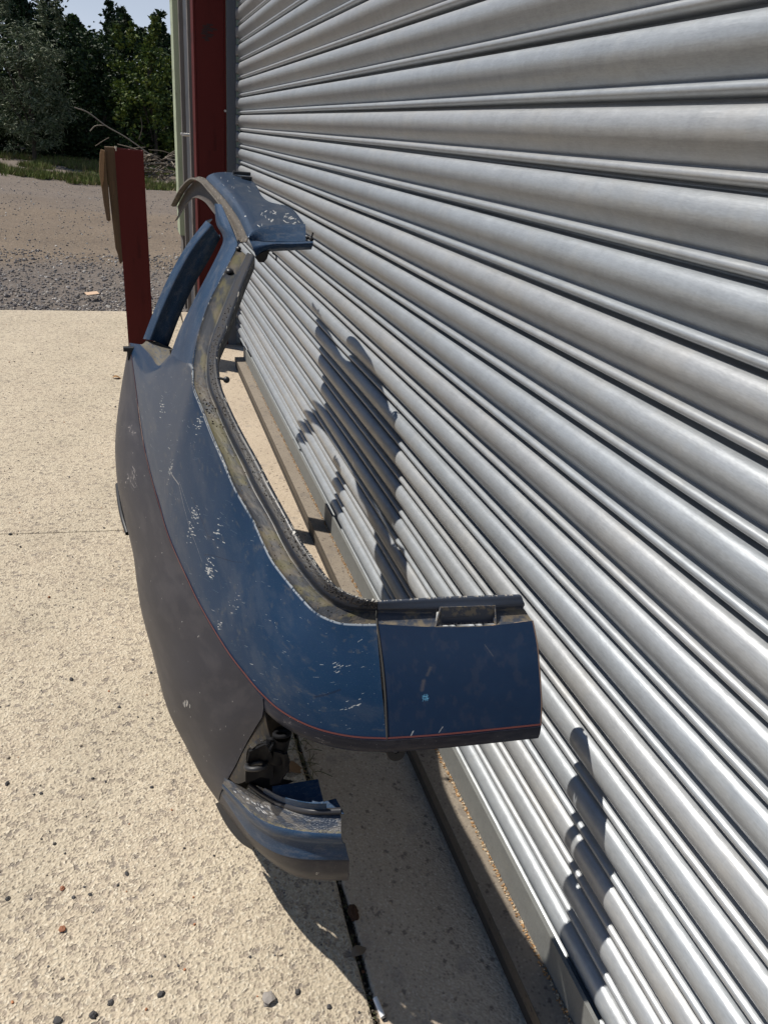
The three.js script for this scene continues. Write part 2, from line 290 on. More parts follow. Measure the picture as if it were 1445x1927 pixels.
{
  const sh = thing('roller_shutter', 'tall galvanised steel roller shutter of horizontal curved laths', 'shutter', V(SHX, 0, 0));
  const geos = [0, 1, 2, 3, 4].map(lathGeo);
  for (let k = 30; k >= -13; k--) {
    const y = GAP0 + k * PITCH, m = mesh('lath', geos[((k * 3) % 5 + 5) % 5], lathMats[((k * 7) % 3 + 3) % 3], sh); m.position.y = y;
  }
  // curved end clips at the far jamb
  const clip = new THREE.CapsuleGeometry(0.011, 0.03, 4, 8);
  const cm = std({ color: rgb(0.22, 0.22, 0.23), metalness: 0.7, roughness: 0.5 });
  for (let k = 12; k >= -12; k--) { const c = mesh('end_lock', clip, cm, sh); c.position.set(-0.006, GAP0 + k * PITCH - 0.026, SH_FAR - 0.006); }
  const bm = std({ map: lathCol, bumpMap: lathBump, bumpScale: 0.0003, color: rgb(0.46, 0.46, 0.43), metalness: 0.1, roughness: 0.7 });
  const dusty = std({ map: apronCol, color: rgb(0.50, 0.51, 0.53), metalness: 0.0, roughness: 0.85 });
  const L = SH_NEAR + 3.72, zc = (SH_NEAR - 3.72) / 2;
  mesh('bottom_rail', box(0.006, 0.058, L, -0.028, 0.081, zc, 0.0015), bm, sh);                 // upright leg of the bottom angle
  mesh('bottom_ledge', box(0.046, 0.005, L, -0.0525, 0.0495, zc, 0.0015), dusty, sh);           // flat leg
  mesh('bottom_edge', box(0.004, 0.024, L, -0.0745, 0.0395, zc, 0.001), std({ map: apronCol, color: rgb(0.2, 0.2, 0.2), roughness: 0.75 }), sh);
  mesh('rubber_seal', box(0.03, 0.026, L, -0.0585, 0.0135, zc, 0.003), std({ map: apronCol, color: rgb(0.09, 0.09, 0.095), roughness: 0.8 }), sh);
  // rust-coloured grit lying in the corner of the ledge
  const n = 2600, im = new THREE.InstancedMesh(stoneGeos[3], std({ color: 0xffffff, roughness: 1 }), n), M = new THREE.Matrix4(), c = new THREE.Color();
  for (let i = 0; i < n; i++) { const z = -3.7 + Math.pow(rnd(), 0.55) * 3.9, s = rr(0.0008, 0.0022); im.setMatrixAt(i, M.makeScale(s, s, s).setPosition(-0.0325 - Math.abs(rnd() + rnd() - 1) * 0.007, 0.0525 + s * 0.3, z));
    const t = rr(0.6, 1.3); im.setColorAt(i, rnd() < 0.6 ? c.setRGB(0.30 * t, 0.17 * t, 0.075 * t) : c.setRGB(0.4 * t, 0.32 * t, 0.22 * t)); }
  im.name = 'ledge_grit'; im.userData.kind = 'stuff'; im.castShadow = im.receiveShadow = true; sh.add(im);
  // side guide channel
  const gm = std({ color: rgb(0.085, 0.095, 0.11), metalness: 0.25, roughness: 0.55 });
  mesh('guide_channel', mergeGeometries([box(0.046, 3.6, 0.006, -0.034, 1.8, SH_FAR - 0.005 - 0.02, 0.001), box(0.012, 3.6, 0.05, -0.017, 1.8, SH_FAR - 0.045, 0.001)]), gm, sh);
  mesh('guide_back', box(0.006, 3.6, 0.09, 0.02, 1.8, SH_FAR - 0.02), gm, sh);
}
// ---------------------------------------------------------------- steel column, door wall, cladding
const paintGrime = dataTex(512, 512, (x, y) => { const m = fbm(x * 1, y * 0.35, 1, 6), f = N(7, x, y); const s = sstep(0.56, 0.78, fbm(x + 0.2, y * 0.2, 2, 6)); return S(mixc([1, 1, 1], [0.45, 0.42, 0.40], s * 0.6).map(a => a * (0.82 + 0.3 * m + (f - 0.5) * 0.08))); }, true);
const matRed = phy({ map: paintGrime, color: rgb(0.078, 0.0105, 0.009), roughness: 0.7, specularIntensity: 0.35 });
{
  const z = -4.16, x0 = 0.333, x1 = 0.487, col = thing('steel_column', 'dark red painted steel column beside the shutter guide', 'column', V((x0 + x1) / 2, 0, z));
  mesh('web', box(x1 - x0 - 0.012, 4, 0.008, 0.0, 2, -0.06, 0.001), matRed, col);
  mesh('flange', box(0.010, 4, 0.15, -(x1 - x0) / 2 + 0.005, 2, -0.075, 0.001), matRed, col);
  mesh('flange', box(0.010, 4, 0.15, (x1 - x0) / 2 - 0.005, 2, -0.075, 0.001), matRed, col);
  mesh('front_plate', box(x1 - x0 - 0.022, 4, 0.008, 0.0, 2, -0.004, 0.001), matRed, col);
  const st = std({ color: rgb(0.018, 0.008, 0.008), roughness: 0.8 });
  const p = atZ(392, 60, z + 0.001), marks = []; for (let i = 0; i < 9; i++) marks.push(box(rr(0.02, 0.075), 0.006, 0.0012, rr(-0.02, 0.02), 0.03 - i * 0.008, 0, 0));
  const mk = mesh('scuff_mark', mergeGeometries(marks), st, col); mk.position.set(p.x - (x0 + x1) / 2, p.y, 0.0008);
  const bolt = mesh('bolt', new THREE.CylinderGeometry(0.006, 0.006, 0.012, 8), std({ color: rgb(0.4, 0.38, 0.36), metalness: 0.6, roughness: 0.4 }), col); bolt.rotation.x = Math.PI / 2; const pb = atZ(427, 209, z); bolt.position.set(pb.x - (x0 + x1) / 2 - 0.008, pb.y, 0.004);
}
{ // personnel door, set back in the dark bay past the column
  const d = thing('side_door', 'dark grey steel side door with lever handle behind the red column', 'door', V(0.335, 0, -4.66));
  const dm = std({ map: paintGrime, color: rgb(0.055, 0.057, 0.065), roughness: 0.45 }), fm = std({ map: paintGrime, color: rgb(0.16, 0.14, 0.125), roughness: 0.6 });
  mesh('leaf', box(0.04, 2.2, 0.56, 0.028, 1.13, -0.03, 0.002), dm, d);
  mesh('frame', box(0.07, 2.3, 0.05, 0.02, 1.15, 0.285, 0.003), fm, d);
  mesh('frame', box(0.07, 2.3, 0.05, 0.02, 1.15, -0.345, 0.003), fm, d);
  mesh('frame', box(0.07, 0.06, 0.58, 0.02, 2.28, -0.03, 0.003), fm, d);
  const hm = std({ color: rgb(0.62, 0.6, 0.56), metalness: 0.8, roughness: 0.3 });
  const hp = atZ(357, 262, -4.5), hb = mesh('handle', mergeGeometries([box(0.006, 0.16, 0.035, 0.004, 0, 0, 0.001), new THREE.CylinderGeometry(0.009, 0.009, 0.05, 10).toNonIndexed().rotateZ(Math.PI / 2).translate(-0.02, 0.02, 0), new THREE.CylinderGeometry(0.008, 0.008, 0.11, 10).toNonIndexed().rotateX(Math.PI / 2).translate(-0.043, 0.02, -0.045)]), hm, d);
  hb.position.set(0.0, hp.y, 0.16);
  for (const py of [40, 92]) { const h = mesh('hinge', new THREE.CylinderGeometry(0.009, 0.009, 0.16, 8), std({ color: rgb(0.1, 0.1, 0.11), metalness: 0.5, roughness: 0.5 }), d); h.position.set(0, atZ(352, py, -4.5).y, 0.25); }
  const w = thing('green_cladding', 'pale green steel cladding corner standing past the grey door', 'cladding', V(0.293, 0, -5.05));
  const gm = std({ map: paintGrime, color: rgb(0.36, 0.40, 0.27), roughness: 0.6 });
  mesh('corner_trim', mergeGeometries([box(0.032, 3.6, 0.004, 0.016, 2.27, 0, 0.0008), box(0.004, 3.6, 0.24, 0, 2.27, -0.12, 0.0008), box(0.008, 3.6, 0.008, 0.03, 2.27, 0.006, 0.0008)]), gm, w);
  for (let i = 0; i < 12; i++) mesh('panel', box(0.19, 3.6, 0.03, 0.12 + i * 0.2, 2.27, -0.26, 0.008), gm, w);
  mesh('plinth', box(2.4, 0.47, 0.2, 1.215, 0.235, -0.12, 0.004), std({ map: paintGrime, color: rgb(0.12, 0.105, 0.095), roughness: 0.9 }), w);
}
// ---------------------------------------------------------------- post with timber
{
  const z = -3.95, p = thing('steel_post', 'short dark red steel post with timber offcuts fixed to its side', 'post', V(0.008, 0, z));
  const H = 0.977;
  mesh('flange', box(0.128, H, 0.008, 0, H / 2, 0, 0.001), matRed, p);
  mesh('flange', box(0.128, H, 0.008, 0, H / 2, -0.12, 0.001), matRed, p);
  mesh('web', box(0.007, H, 0.112, 0, H / 2, -0.06), matRed, p);
  mesh('side_plate', box(0.006, H, 0.112, 0.058, H / 2, -0.06), matRed, p);
  const woodTex = dataTex(256, 1024, (x, y) => { const g = N(5, x * 1.5 + N(2, x, y * 0.5) * 0.15, y * 0.06), f = N(7, x, y * 0.15); return S(mixc([0.16, 0.10, 0.052], [0.06, 0.038, 0.022], g * 0.7 + f * 0.3)); }, true, [3, 1]);
  const wood = std({ map: woodTex, roughness: 0.9 }), pale = std({ map: woodTex, color: rgb(2.0, 1.9, 1.8), roughness: 0.9 });
  const plank = (outline, depth, mat) => { const s = new THREE.Shape(outline.map(([a, b]) => new THREE.Vector2(a, b))); const g = new THREE.ExtrudeGeometry(s, { depth, bevelEnabled: true, bevelThickness: 0.002, bevelSize: 0.002, bevelSegments: 1 }); const q = g.attributes.position, u = g.attributes.uv; for (let i = 0; i < q.count; i++) u.setXY(i, (q.getX(i) + q.getZ(i)) * 5, q.getY(i) * 1.2); return mesh('timber_board', g, mat, p); };
  const X = px => atZ(px, 400, z).x - 0.008;
  plank([[-0.107, 0.978], [-0.063, 0.98], [-0.064, 0.5], [-0.066, 0.47], [-0.072, 0.455], [-0.078, 0.46], [-0.083, 0.5], [-0.092, 0.53], [-0.1, 0.75]], 0.045, wood).position.z = -0.07;
  const b2 = plank([[-0.128, 0.945], [-0.121, 0.962], [-0.108, 0.96], [-0.108, 0.66], [-0.114, 0.655], [-0.122, 0.66], [-0.13, 0.74], [-0.136, 0.86]], 0.05, wood); b2.position.z = -0.055;
  const e = plank([[-0.1285, 0.95], [-0.123, 0.966], [-0.11, 0.964], [-0.113, 0.93], [-0.124, 0.84], [-0.1345, 0.80], [-0.1385, 0.87]], 0.004, pale); e.position.z = -0.001; e.name = 'split_face'; 
  mesh('bolt', new THREE.CylinderGeometry(0.005, 0.005, 0.02, 8), std({ color: rgb(0.5, 0.45, 0.36), roughness: 0.5 }), p).position.set(-0.058, H, 0);
}
console.log('setting done');
// ---------------------------------------------------------------- the cut car quarter panel
function marksTex(w, h, baseFn, marks) {          // paint with chips, scratches and grime: marks = [u0, v0, u1, v1, widthPx, [r,g,b], strength]
  const a = new Float32Array(w * h * 3);
  for (let y = 0; y < h; y++) for (let x = 0; x < w; x++) { const c = baseFn((x + 0.5) / w, (y + 0.5) / h); a.set(c, (y * w + x) * 3); }
  for (const [u0, v0, u1, v1, wd, c, st] of marks) {
    const x0 = u0 * w, y0 = v0 * h, x1 = u1 * w, y1 = v1 * h, L = Math.hypot(x1 - x0, y1 - y0) || 1, R = wd + 1;
    for (let y = Math.max(0, Math.floor(Math.min(y0, y1) - R)); y <= Math.min(h - 1, Math.ceil(Math.max(y0, y1) + R)); y++) for (let x = Math.max(0, Math.floor(Math.min(x0, x1) - R)); x <= Math.min(w - 1, Math.ceil(Math.max(x0, x1) + R)); x++) {
      const t = Math.max(0, Math.min(1, ((x - x0) * (x1 - x0) + (y - y0) * (y1 - y0)) / (L * L))), d = Math.hypot(x - x0 - t * (x1 - x0), y - y0 - t * (y1 - y0)) + (N(7, x / w * 1.7, y / h * 1.7) - 0.5) * wd * 1.6;
      const k = st * (1 - sstep(wd * 0.4, wd, d)); if (k > 0) { const i = (y * w + x) * 3; for (let q = 0; q < 3; q++) a[i + q] += (c[q] - a[i + q]) * k; } } }
  const t = dataTex(w, h, (u, v, x, y) => { const i = (y * w + x) * 3; return [lin2s(a[i]), lin2s(a[i + 1]), lin2s(a[i + 2])]; }, true); t.wrapS = t.wrapT = THREE.ClampToEdgeWrapping; return t;
}
const BLUE = [0.004, 0.023, 0.060], WHITE = [0.62, 0.60, 0.55], DUST = [0.26, 0.24, 0.21];
const base0 = V(0.12, 0, -0.85);
const panel = thing('car_quarter_panel', 'cut blue and grey car rear quarter panel standing beside the shutter', 'car panel', base0);
const part = (name, geo, mat, parent = panel) => { const m = mesh(name, geo, mat, parent); if (parent === panel) m.position.copy(base0).negate(); return m; };

// --- curves read from the photograph on the surfaces they belong to
const PINY = 0.495, pinAt = (px, py) => atY(px, py, PINY + 0.014 * sstep(480, 1000, px));
const Bz = (px, py) => atSlope(px, py, 0.597, -0.655, 0.323), Cz = (px, py) => atSlope(px, py, 0.617, -0.655, 0.323);
const A = [[245, 645], [251, 690], [256, 725], [262, 775], [272, 840], [288, 908], [302, 955], [310, 985], [322, 1020], [337, 1055], [356, 1096], [372, 1130], [398, 1177], [415, 1205], [436, 1237], [460, 1268], [490, 1304], [530, 1340], [590, 1371], [660, 1388], [727, 1392]].map(p => pinAt(...p));
const Bpx = [[362, 690], [364, 726], [380, 768], [397, 813], [421, 868], [442, 917], [477, 979], [494, 1017], [511, 1052], [539, 1090], [567, 1124], [598, 1154], [638, 1171], [672, 1174], [708, 1174]];
const Bc = Bpx.map(p => Bz(...p));
const Wpx = [[321, 668], [337, 624], [358, 579], [385, 527], [406, 486], [420, 454], [418, 441], [408, 423], [404, 387]];
const Bup = [[362, 690], [371, 638], [392, 572], [412, 532], [430, 497], [446, 465], [446, 455], [437, 432], [417, 385]];
// window rear edge: on the tumblehome surface, a little forward of the crease
const side2 = (px, py, y) => atY(px, py, y);
const Wy = [0.680, 0.727, 0.772, 0.819, 0.853, 0.881, 0.891, 0.904, 0.935];
const Wc = Wpx.map((p, i) => side2(...p, Wy[i]));
const BupC = Bup.map((p, i) => i < 6 ? Bz(...p) : side2(...p, [0, 0, 0, 0, 0, 0, 0.900, 0.916, 0.945][i]));
const sillPts = [atZ(264, 648, -2.145), atY(283, 668, 0.576), atY(300, 688, 0.617)];
const Mtop = [sillPts[0], sillPts[1], sillPts[2], Wc[0], Wc[0].clone().lerp(Bc[0], 0.36), Wc[0].clone().lerp(Bc[0], 0.70), ...Bc];
0 && console.log('W', Wc.map(p => p.toArray().map(a => a.toFixed(2)).join(' ')).join(' | '));
0 && console.log('M', Mtop.slice(0, 8).map(p => p.toArray().map(a => a.toFixed(2)).join(' ')).join(' | '));
const NU = 121, NV = 15;
const cA = curve(A, NU), cM = curve(Mtop, NU);
const skinRows = cA.map((a, i) => { const m = cM[i], r = []; const tail = sstep(0.55, 0.85, i / (NU - 1));
  for (let j = 0; j < NV; j++) { const s = j / (NV - 1), g = Math.pow(s, 1.25), p = V(a.x + (m.x - a.x) * (g * (1 - tail) + s * tail), a.y + (m.y - a.y) * s, a.z + (m.z - a.z) * s);
    const out = tail * 0.010 * Math.sin(Math.PI * s), n = V(-(cA[Math.min(NU - 1, i + 1)].z - cA[Math.max(0, i - 1)].z), 0, cA[Math.min(NU - 1, i + 1)].x - cA[Math.max(0, i - 1)].x).normalize();
    if (n.x > 0 && n.z < 0) n.negate(); p.addScaledVector(V(-Math.abs(n.x), 0.4, Math.abs(n.z)), out); r.push(p); } return r; });
const rowsPillar = between([BupC, Wc], 41, 9, (p, u, v) => p.clone().add(V(-0.006, 0.003, 0).multiplyScalar(Math.sin(Math.PI * v) * sstep(0, 0.35, u))));

// paint
const chips = [];
{ const sv = seed; seed = 4711;
  for (let i = 0; i < 260; i++) { const u = rr(0.12, 1), v = rr(0.03, 0.98), l = rnd() < 0.25 ? rr(0.003, 0.010) : 0.0008; chips.push([u, v, u + l, v + l * rr(1.2, 3.2), rr(0.5, 1.2), WHITE, rr(0.2, 0.7)]); }
  for (let i = 0; i < 90; i++) { const u = rr(0.05, 0.75), v = rr(0.05, 0.9); const l = rr(0.006, 0.03); chips.push([u, v, u + l * 0.6, v + l * 1.8, rr(0.5, 0.9), [0.10, 0.13, 0.17], rr(0.25, 0.6)]); }
  // clusters of chips
  for (const [cu, cv, n, sp] of [[0.22, 0.55, 14, 0.02], [0.33, 0.36, 20, 0.02], [0.40, 0.9, 16, 0.015], [0.47, 0.45, 26, 0.02], [0.47, 0.3, 18, 0.02], [0.55, 0.62, 16, 0.02], [0.56, 0.36, 34, 0.018], [0.66, 0.4, 10, 0.02], [0.92, 0.6, 10, 0.012], [0.95, 0.3, 8, 0.02], [0.63, 0.1, 14, 0.012]])
    for (let i = 0; i < n; i++) { const u = cu + (rnd() + rnd() - 1) * sp, v = cv + (rnd() + rnd() - 1) * sp * 5, l = rr(0.001, 0.006); chips.push([u, v, u + l, v + l * 3, rr(0.7, 2.0), WHITE, rr(0.5, 1)]); }
  // long scratches and scuffs
  for (const [u0, v0, u1, v1, w, s] of [[0.335, 0.36, 0.39, 0.42, 2.2, 0.8], [0.39, 0.42, 0.47, 0.33, 1.4, 0.5], [0.39, 0.44, 0.48, 0.41, 1.2, 0.4], [0.47, 0.33, 0.535, 0.30, 1.2, 0.5], [0.325, 0.345, 0.34, 0.40, 3, 0.7]]) chips.push([u0, v0, u1, v1, w, [0.33, 0.31, 0.29], s]);
  for (const [u0, v0, u1, v1, w] of [[0.535, 0.36, 0.60, 0.62, 1.6], [0.60, 0.62, 0.625, 0.7, 1.4], [0.44, 0.52, 0.53, 0.5, 2.2], [0.53, 0.5, 0.56, 0.6, 1.6], [0.895, 0.30, 0.93, 0.42, 5]]) chips.push([u0, v0, u1, v1, w, [0.006, 0.014, 0.035], 0.85]);
  seed = sv; }
const skinTex = marksTex(2048, 512, (u, v) => {
  let c = mixc(BLUE, [0.006, 0.029, 0.070], fbm(u * 1.3, v * 0.5, 1, 5));
  const d = sstep(0.48, 0.74, fbm(u * 1.0 + 0.1, v * 0.35 + u * 0.3, 2, 6)); c = mixc(c, DUST, 0.06 * d);                        // dust film in streaks
  const sm = sstep(0.62, 0.8, fbm(u * 2 + 0.4, v * 0.7, 3, 7)); c = mixc(c, [0.2, 0.17, 0.11], 0.12 * sm);
  const f = sstep(0.87, 0.96, N(7, u * 2.9, v * 0.9)); return mixc(c, [0.22, 0.22, 0.22], f * 0.25).map((a, q) => a + ([0.34, 0.37, 0.40][q] - a) * 0.8 * sstep(0.978, 0.99, v) * sstep(0.3, 0.45, fbm(u * 4, 0.3, 3, 7)) * sstep(0.26, 0.3, u));
}, chips);
const paintRough = dataTex(512, 256, (x, y) => 0.18 + 0.32 * sstep(0.35, 0.75, fbm(x, y, 1, 6)) + (N(7, x, y) - 0.5) * 0.08, false);
const matSkin = phy({ map: skinTex, roughness: 0.55, metalness: 0.15, specularIntensity: 0.4, clearcoat: 0.2, clearcoatRoughness: 0.08, clearcoatRoughnessMap: null });
const matBlue = phy({ map: dataTex(512, 512, (x, y) => { let c = mixc(BLUE, [0.018, 0.048, 0.10], fbm(x, y, 1, 5)); const s = sstep(0.9, 0.97, N(7, x, y)); c = mixc(c, DUST, 0.12 * sstep(0.5, 0.75, fbm(x + 0.3, y, 2, 6))); return S(mixc(c, WHITE, s * 0.2)); }, true), roughness: 0.55, metalness: 0.15, specularIntensity: 0.4, clearcoat: 0.2, clearcoatRoughness: 0.08 });
const skin = part('outer_skin', sheet(skinRows), matSkin);
part('roof_pillar', sheet(rowsPillar), matBlue);

// --- grey lower side
const greyTex = marksTex(1024, 512, (u, v) => { let c = mixc([0.011, 0.014, 0.026], [0.017, 0.020, 0.034], fbm(u, v, 1, 5)); const d = sstep(0.4, 0.75, fbm(u * 1.4, v * 0.6 + 0.3, 2, 7)); c = mixc(c, [0.22, 0.20, 0.20], 0.07 * d); return mixc(c, [0.2, 0.18, 0.17], 0.14 * sstep(0.85, 0.95, N(7, u * 1.5, v))); }, (() => {
  const sv = seed, o = []; seed = 99; const GW = [0.36, 0.33, 0.31];
  for (const [cu, cv, n] of [[0.30, 0.28, 14], [0.31, 0.42, 10], [0.18, 0.2, 8]]) for (let i = 0; i < n; i++) { const u = cu + rr(-0.02, 0.02), v = cv + rr(-0.07, 0.07); o.push([u, v, u + rr(-0.01, 0.014), v + rr(-0.04, 0.05), rr(0.7, 2), GW, rr(0.3, 0.7)]); }
  for (let i = 0; i < 60; i++) { const u = rnd(), v = rnd(); o.push([u, v, u + 0.001, v + rr(0, 0.015), rr(0.6, 1.2), WHITE, rr(0.3, 0.8)]); }
  for (let i = 0; i < 9; i++) { const u = 0.80 + rr(-0.012, 0.012), v = 0.55 + rr(-0.03, 0.03); o.push([u, v, u + 0.004, v + 0.02, rr(1, 2.5), WHITE, 0.8]); }
  seed = sv; return o; })());
const matGrey = phy({ map: greyTex, roughness: 0.45, metalness: 0.0, specularIntensity: 0.28, clearcoat: 0.08, clearcoatRoughness: 0.2 });
const Ost = [[245, 645, 242, 660, .455], [258, 740, 229, 735, .36], [263, 790, 220, 815, .33], [272, 840, 219, 850, .315], [283, 890, 224, 915, .30], [300, 950, 239, 985, .285], [320, 1015, 253, 1045, .265], [345, 1070, 260, 1100, .24], [372, 1130, 268, 1150, .215], [400, 1180, 288, 1225, .185], [435, 1235, 318, 1335, .16], [460, 1268, 350, 1400, .152], [480, 1293, 385, 1467, .148]];
const lampE = [[497, 1314, .495], [498, 1340, .475], [484, 1366, .435], [470, 1390, .395], [457, 1415, .355], [445, 1440, .315], [431, 1464, .275], [420, 1484, .235], [415, 1497, .19], [414, 1509, .15]].map(([x, y, h]) => atY(x, y, h));
const SN = 15, stations = Ost.map(([ax, ay, ox, oy, h]) => { const a = pinAt(ax, ay), o = atY(ox, oy, h), r = []; for (let j = 0; j < SN; j++) { const s = j / (SN - 1); r.push(V(a.x + (o.x - a.x) * Math.sin(s * Math.PI / 2), a.y + (o.y - a.y) * s, a.z + (o.z - a.z) * s)); } return r; });
stations.push(curve(lampE, SN));
const lowRows = []; { const cols = []; for (let j = 0; j < SN; j++) cols.push(curve(stations.map(s => s[j]), 90)); for (let i = 0; i < 90; i++) lowRows.push(cols.map(c => c[i])); }
// return edge: flange round the wheel arch, tucked-under metal elsewhere
const lowReturn = lowRows.map(r => { const o = r[SN - 1], z = o.z, arch = z > -1.85; const out = [o]; for (let k = 1; k <= 4; k++) { const s = k / 4; out.push(arch ? V(o.x + 0.03 * s, o.y + 0.003 * s, o.z) : V(o.x + 0.02 * s * s, o.y + (Math.max(0.012, o.y - 0.26) - o.y) * s, o.z)); } return out; });
const low = part('lower_side', sheet(lowRows), matGrey);
part('underside_return', sheet(lowReturn), matGrey);
const stripe = (rows, a, b, lift, name, mat, parent) => { const n = rows.length, out = []; for (let i = 0; i < n; i++) { const p = rows[i][0], q = rows[i][1], d = V(0, 0, 0).subVectors(q, p).normalize(), t = V(0, 0, 0).subVectors(rows[Math.min(n - 1, i + 1)][0], rows[Math.max(0, i - 1)][0]).normalize(), nn = V(0, 0, 0).crossVectors(t, d).normalize(); if (nn.x * -0.7 + nn.z * 0.7 < 0) nn.negate(); out.push([p.clone().addScaledVector(d, b).addScaledVector(nn, lift), p.clone().addScaledVector(d, a).addScaledVector(nn, lift)]); } return part(name, sheet(out, 0.0004), mat, parent); };
const matRedStripe = std({ color: rgb(0.11, 0.028, 0.022), roughness: 0.5 }), matBeige = std({ color: rgb(0.22, 0.19, 0.145), roughness: 0.6 });

// --- tail panel (upper rear), with its own lip, slot and cut edge
const tA = [[727, 1392], [790, 1388], [850, 1383], [930, 1375], [1017, 1366]].map(p => pinAt(...p)), tB = [[710, 1174], [770, 1178], [836, 1180], [915, 1178], [1002, 1168]].map(p => Bz(...p)), tC = [[711, 1130], [780, 1126], [850, 1122], [915, 1120], [978, 1118]].map(p => Cz(...p));
tA.forEach((p, i) => { p.x += 0.0012 * (i === 0); }); 
const matTail = phy({ map: marksTex(512, 512, (u, v) => { let c = mixc([0.004, 0.015, 0.040], [0.006, 0.019, 0.048], fbm(u, v, 1, 5)); c = mixc(c, [0.09, 0.075, 0.07], 0.08 * sstep(0.52, 0.7, fbm(u * 0.7 + 0.2, v * 0.3, 3, 7))); return mixc(c, [0.2, 0.2, 0.2], 0.2 * sstep(0.88, 0.96, N(7, u, v))); }, [[0.28, 0.42, 0.30, 0.50, 9, [0.11, 0.09, 0.08], 0.4], [0.33, 0.55, 0.36, 0.62, 7, [0.10, 0.085, 0.075], 0.35], ...Array.from({ length: 14 }, (_, i) => [0.30 + 0.02 * Math.sin(i * 2.1), 0.34 + 0.02 * Math.cos(i * 3.7), 0.305 + 0.024 * Math.sin(i * 2.6), 0.36 + 0.02 * Math.sin(i * 1.3), 1.5, [0.10, 0.28, 0.42], 0.8]), [0.72, 0.82, 0.76, 0.7, 1.2, [0.1, 0.1, 0.1], 0.6], [0.4, 0.03, 0.43, 0.08, 1.5, WHITE, 0.6], [0.18, 0.02, 0.2, 0.06, 2.5, WHITE, 0.6]]), roughness: 0.55, metalness: 0.1, specularIntensity: 0.4, clearcoat: 0.2, clearcoatRoughness: 0.085 });  // same blue paint made darker here: the tail's shade is in the colour
const tailRows = between([tA, tB], 30, 13, (p, u, v) => p.clone().add(V(0, 0.005 * Math.sin(Math.PI * v), 0.007 * Math.sin(Math.PI * v))));
for (let j = 0; j < 13; j++) tailRows[29][j] = tailRows[29][j].clone();
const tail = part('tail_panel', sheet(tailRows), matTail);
// dirty shelf and flange sections: from crease down into the channel and up to the flange edge
const grime = (mossy) => (u, v) => {
  let c = mixc([0.012, 0.016, 0.024], [0.042, 0.043, 0.046], fbm(u * 2, v * 0.3, 2, 6));
  const mo = sstep(0.42, 0.66, fbm(u * 1.5 + 0.2, v * 0.25 + 0.4, 2, 7)) * sstep(0.02, 0.12, v) * (1 - sstep(0.30, 0.48, v)); c = mixc(c, [0.13, 0.11, 0.04], mo * mossy);
  const tan = sstep(0.45, 0.7, fbm(u * 3 + 0.6, v * 0.3, 2, 7)) * (1 - sstep(0.4, 0.6, v)); c = mixc(c, [0.13, 0.105, 0.075], tan * 0.5);
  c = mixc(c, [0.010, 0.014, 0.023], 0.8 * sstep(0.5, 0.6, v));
  const gunk = sstep(0.36, 0.62, fbm(u * 3, v * 0.5, 4, 7) + 0.16 * Math.max(0, 1 - Math.abs(v - 0.74) / 0.16)); c = mixc(c, [0.022, 0.018, 0.015], gunk * sstep(0.58, 0.66, v) * (1 - sstep(0.86, 0.93, v)));
  const ed = sstep(0.55, 0.68, fbm(u * 4 + 0.1, v * 0.3, 3, 7)) * sstep(0.88, 0.95, v); c = mixc(c, [0.50, 0.46, 0.39], ed);
  const ch = sstep(0.62, 0.72, fbm(u * 5 + 0.5, v * 0.1, 3, 7)) * (1 - sstep(0.015, 0.05, v)); return mixc(c, [0.5, 0.48, 0.43], ch * 0.8);
};
const channelTex = marksTex(2048, 256, grime(0.6), (() => { const sv = seed, o = []; seed = 515; for (let i = 0; i < 30; i++) { const u = rr(0.28, 0.36), v = rr(0.12, 0.4); o.push([u, v, u + rr(0, 0.006), v + rr(-0.05, 0.05), rr(1, 3), [0.05, 0.028, 0.014], 0.9]); } for (let i = 0; i < 26; i++) { const u = rr(0.55, 0.9), v = rr(0.88, 0.97); o.push([u, v, u + rr(0, 0.015), v, rr(1, 5), [0.55, 0.52, 0.45], 0.9]); } for (let i = 0; i < 10; i++) { const u = rr(0.4, 0.9); o.push([u, 0.0, u + rr(0.002, 0.01), 0.02, rr(1, 4), WHITE, 0.9]); } seed = sv; return o; })());
const matChannel = phy({ map: channelTex, roughness: 0.5, metalness: 0.0, specularIntensity: 0.5, clearcoat: 0.1, clearcoatRoughness: 0.25, bumpMap: dataTex(1024, 128, (x, y) => fbm(x * 3, y * 0.6, 3, 7), false), bumpScale: 0.0004 });
const chB = [[446, 465], [430, 497], [412, 532], [392, 572], [371, 638], ...Bpx].map(p => Bz(...p));
const chC = [[479, 482], [466, 512], [447, 562], [427, 620], [411, 659], [410, 686], [416, 724], [435, 771], [456, 813], [489, 872], [512, 917], [546, 979], [567, 1017], [590, 1050], [613, 1082], [637, 1106], [662, 1118], [685, 1126], [698, 1128], [710, 1130]].map(p => Cz(...p));
function channel(cb, cc, n) {
  const b = curve(cb, n), c = curve(cc, n), rows = [];
  for (let i = 0; i < n; i++) { const B = b[i], C = c[i], d = V(0, 0, 0).subVectors(C, B), t = V(0, 0, 0).subVectors(b[Math.min(n - 1, i + 1)], b[Math.max(0, i - 1)]).normalize(); const up = V(0, 0, 0).crossVectors(d, t).normalize(); if (up.y < 0) up.negate();
    const prof = [[0, 0], [0.03, -0.0015], [0.08, -0.003], [0.2, -0.0045], [0.34, -0.0058], [0.44, -0.0072], [0.49, -0.0085], [0.53, -0.006], [0.58, -0.0015], [0.66, 0.0005], [0.76, 0.0002], [0.84, 0.0012], [0.92, 0.0016], [0.97, 0.0008], [1, -0.001]];
    rows.push(prof.map(([s, h]) => B.clone().addScaledVector(d, s).addScaledVector(up, h))); }
  return rows;
}
const chRows = channel(chB, chC, 150);
const chPart = part('tailgate_channel', sheet(chRows), matChannel);
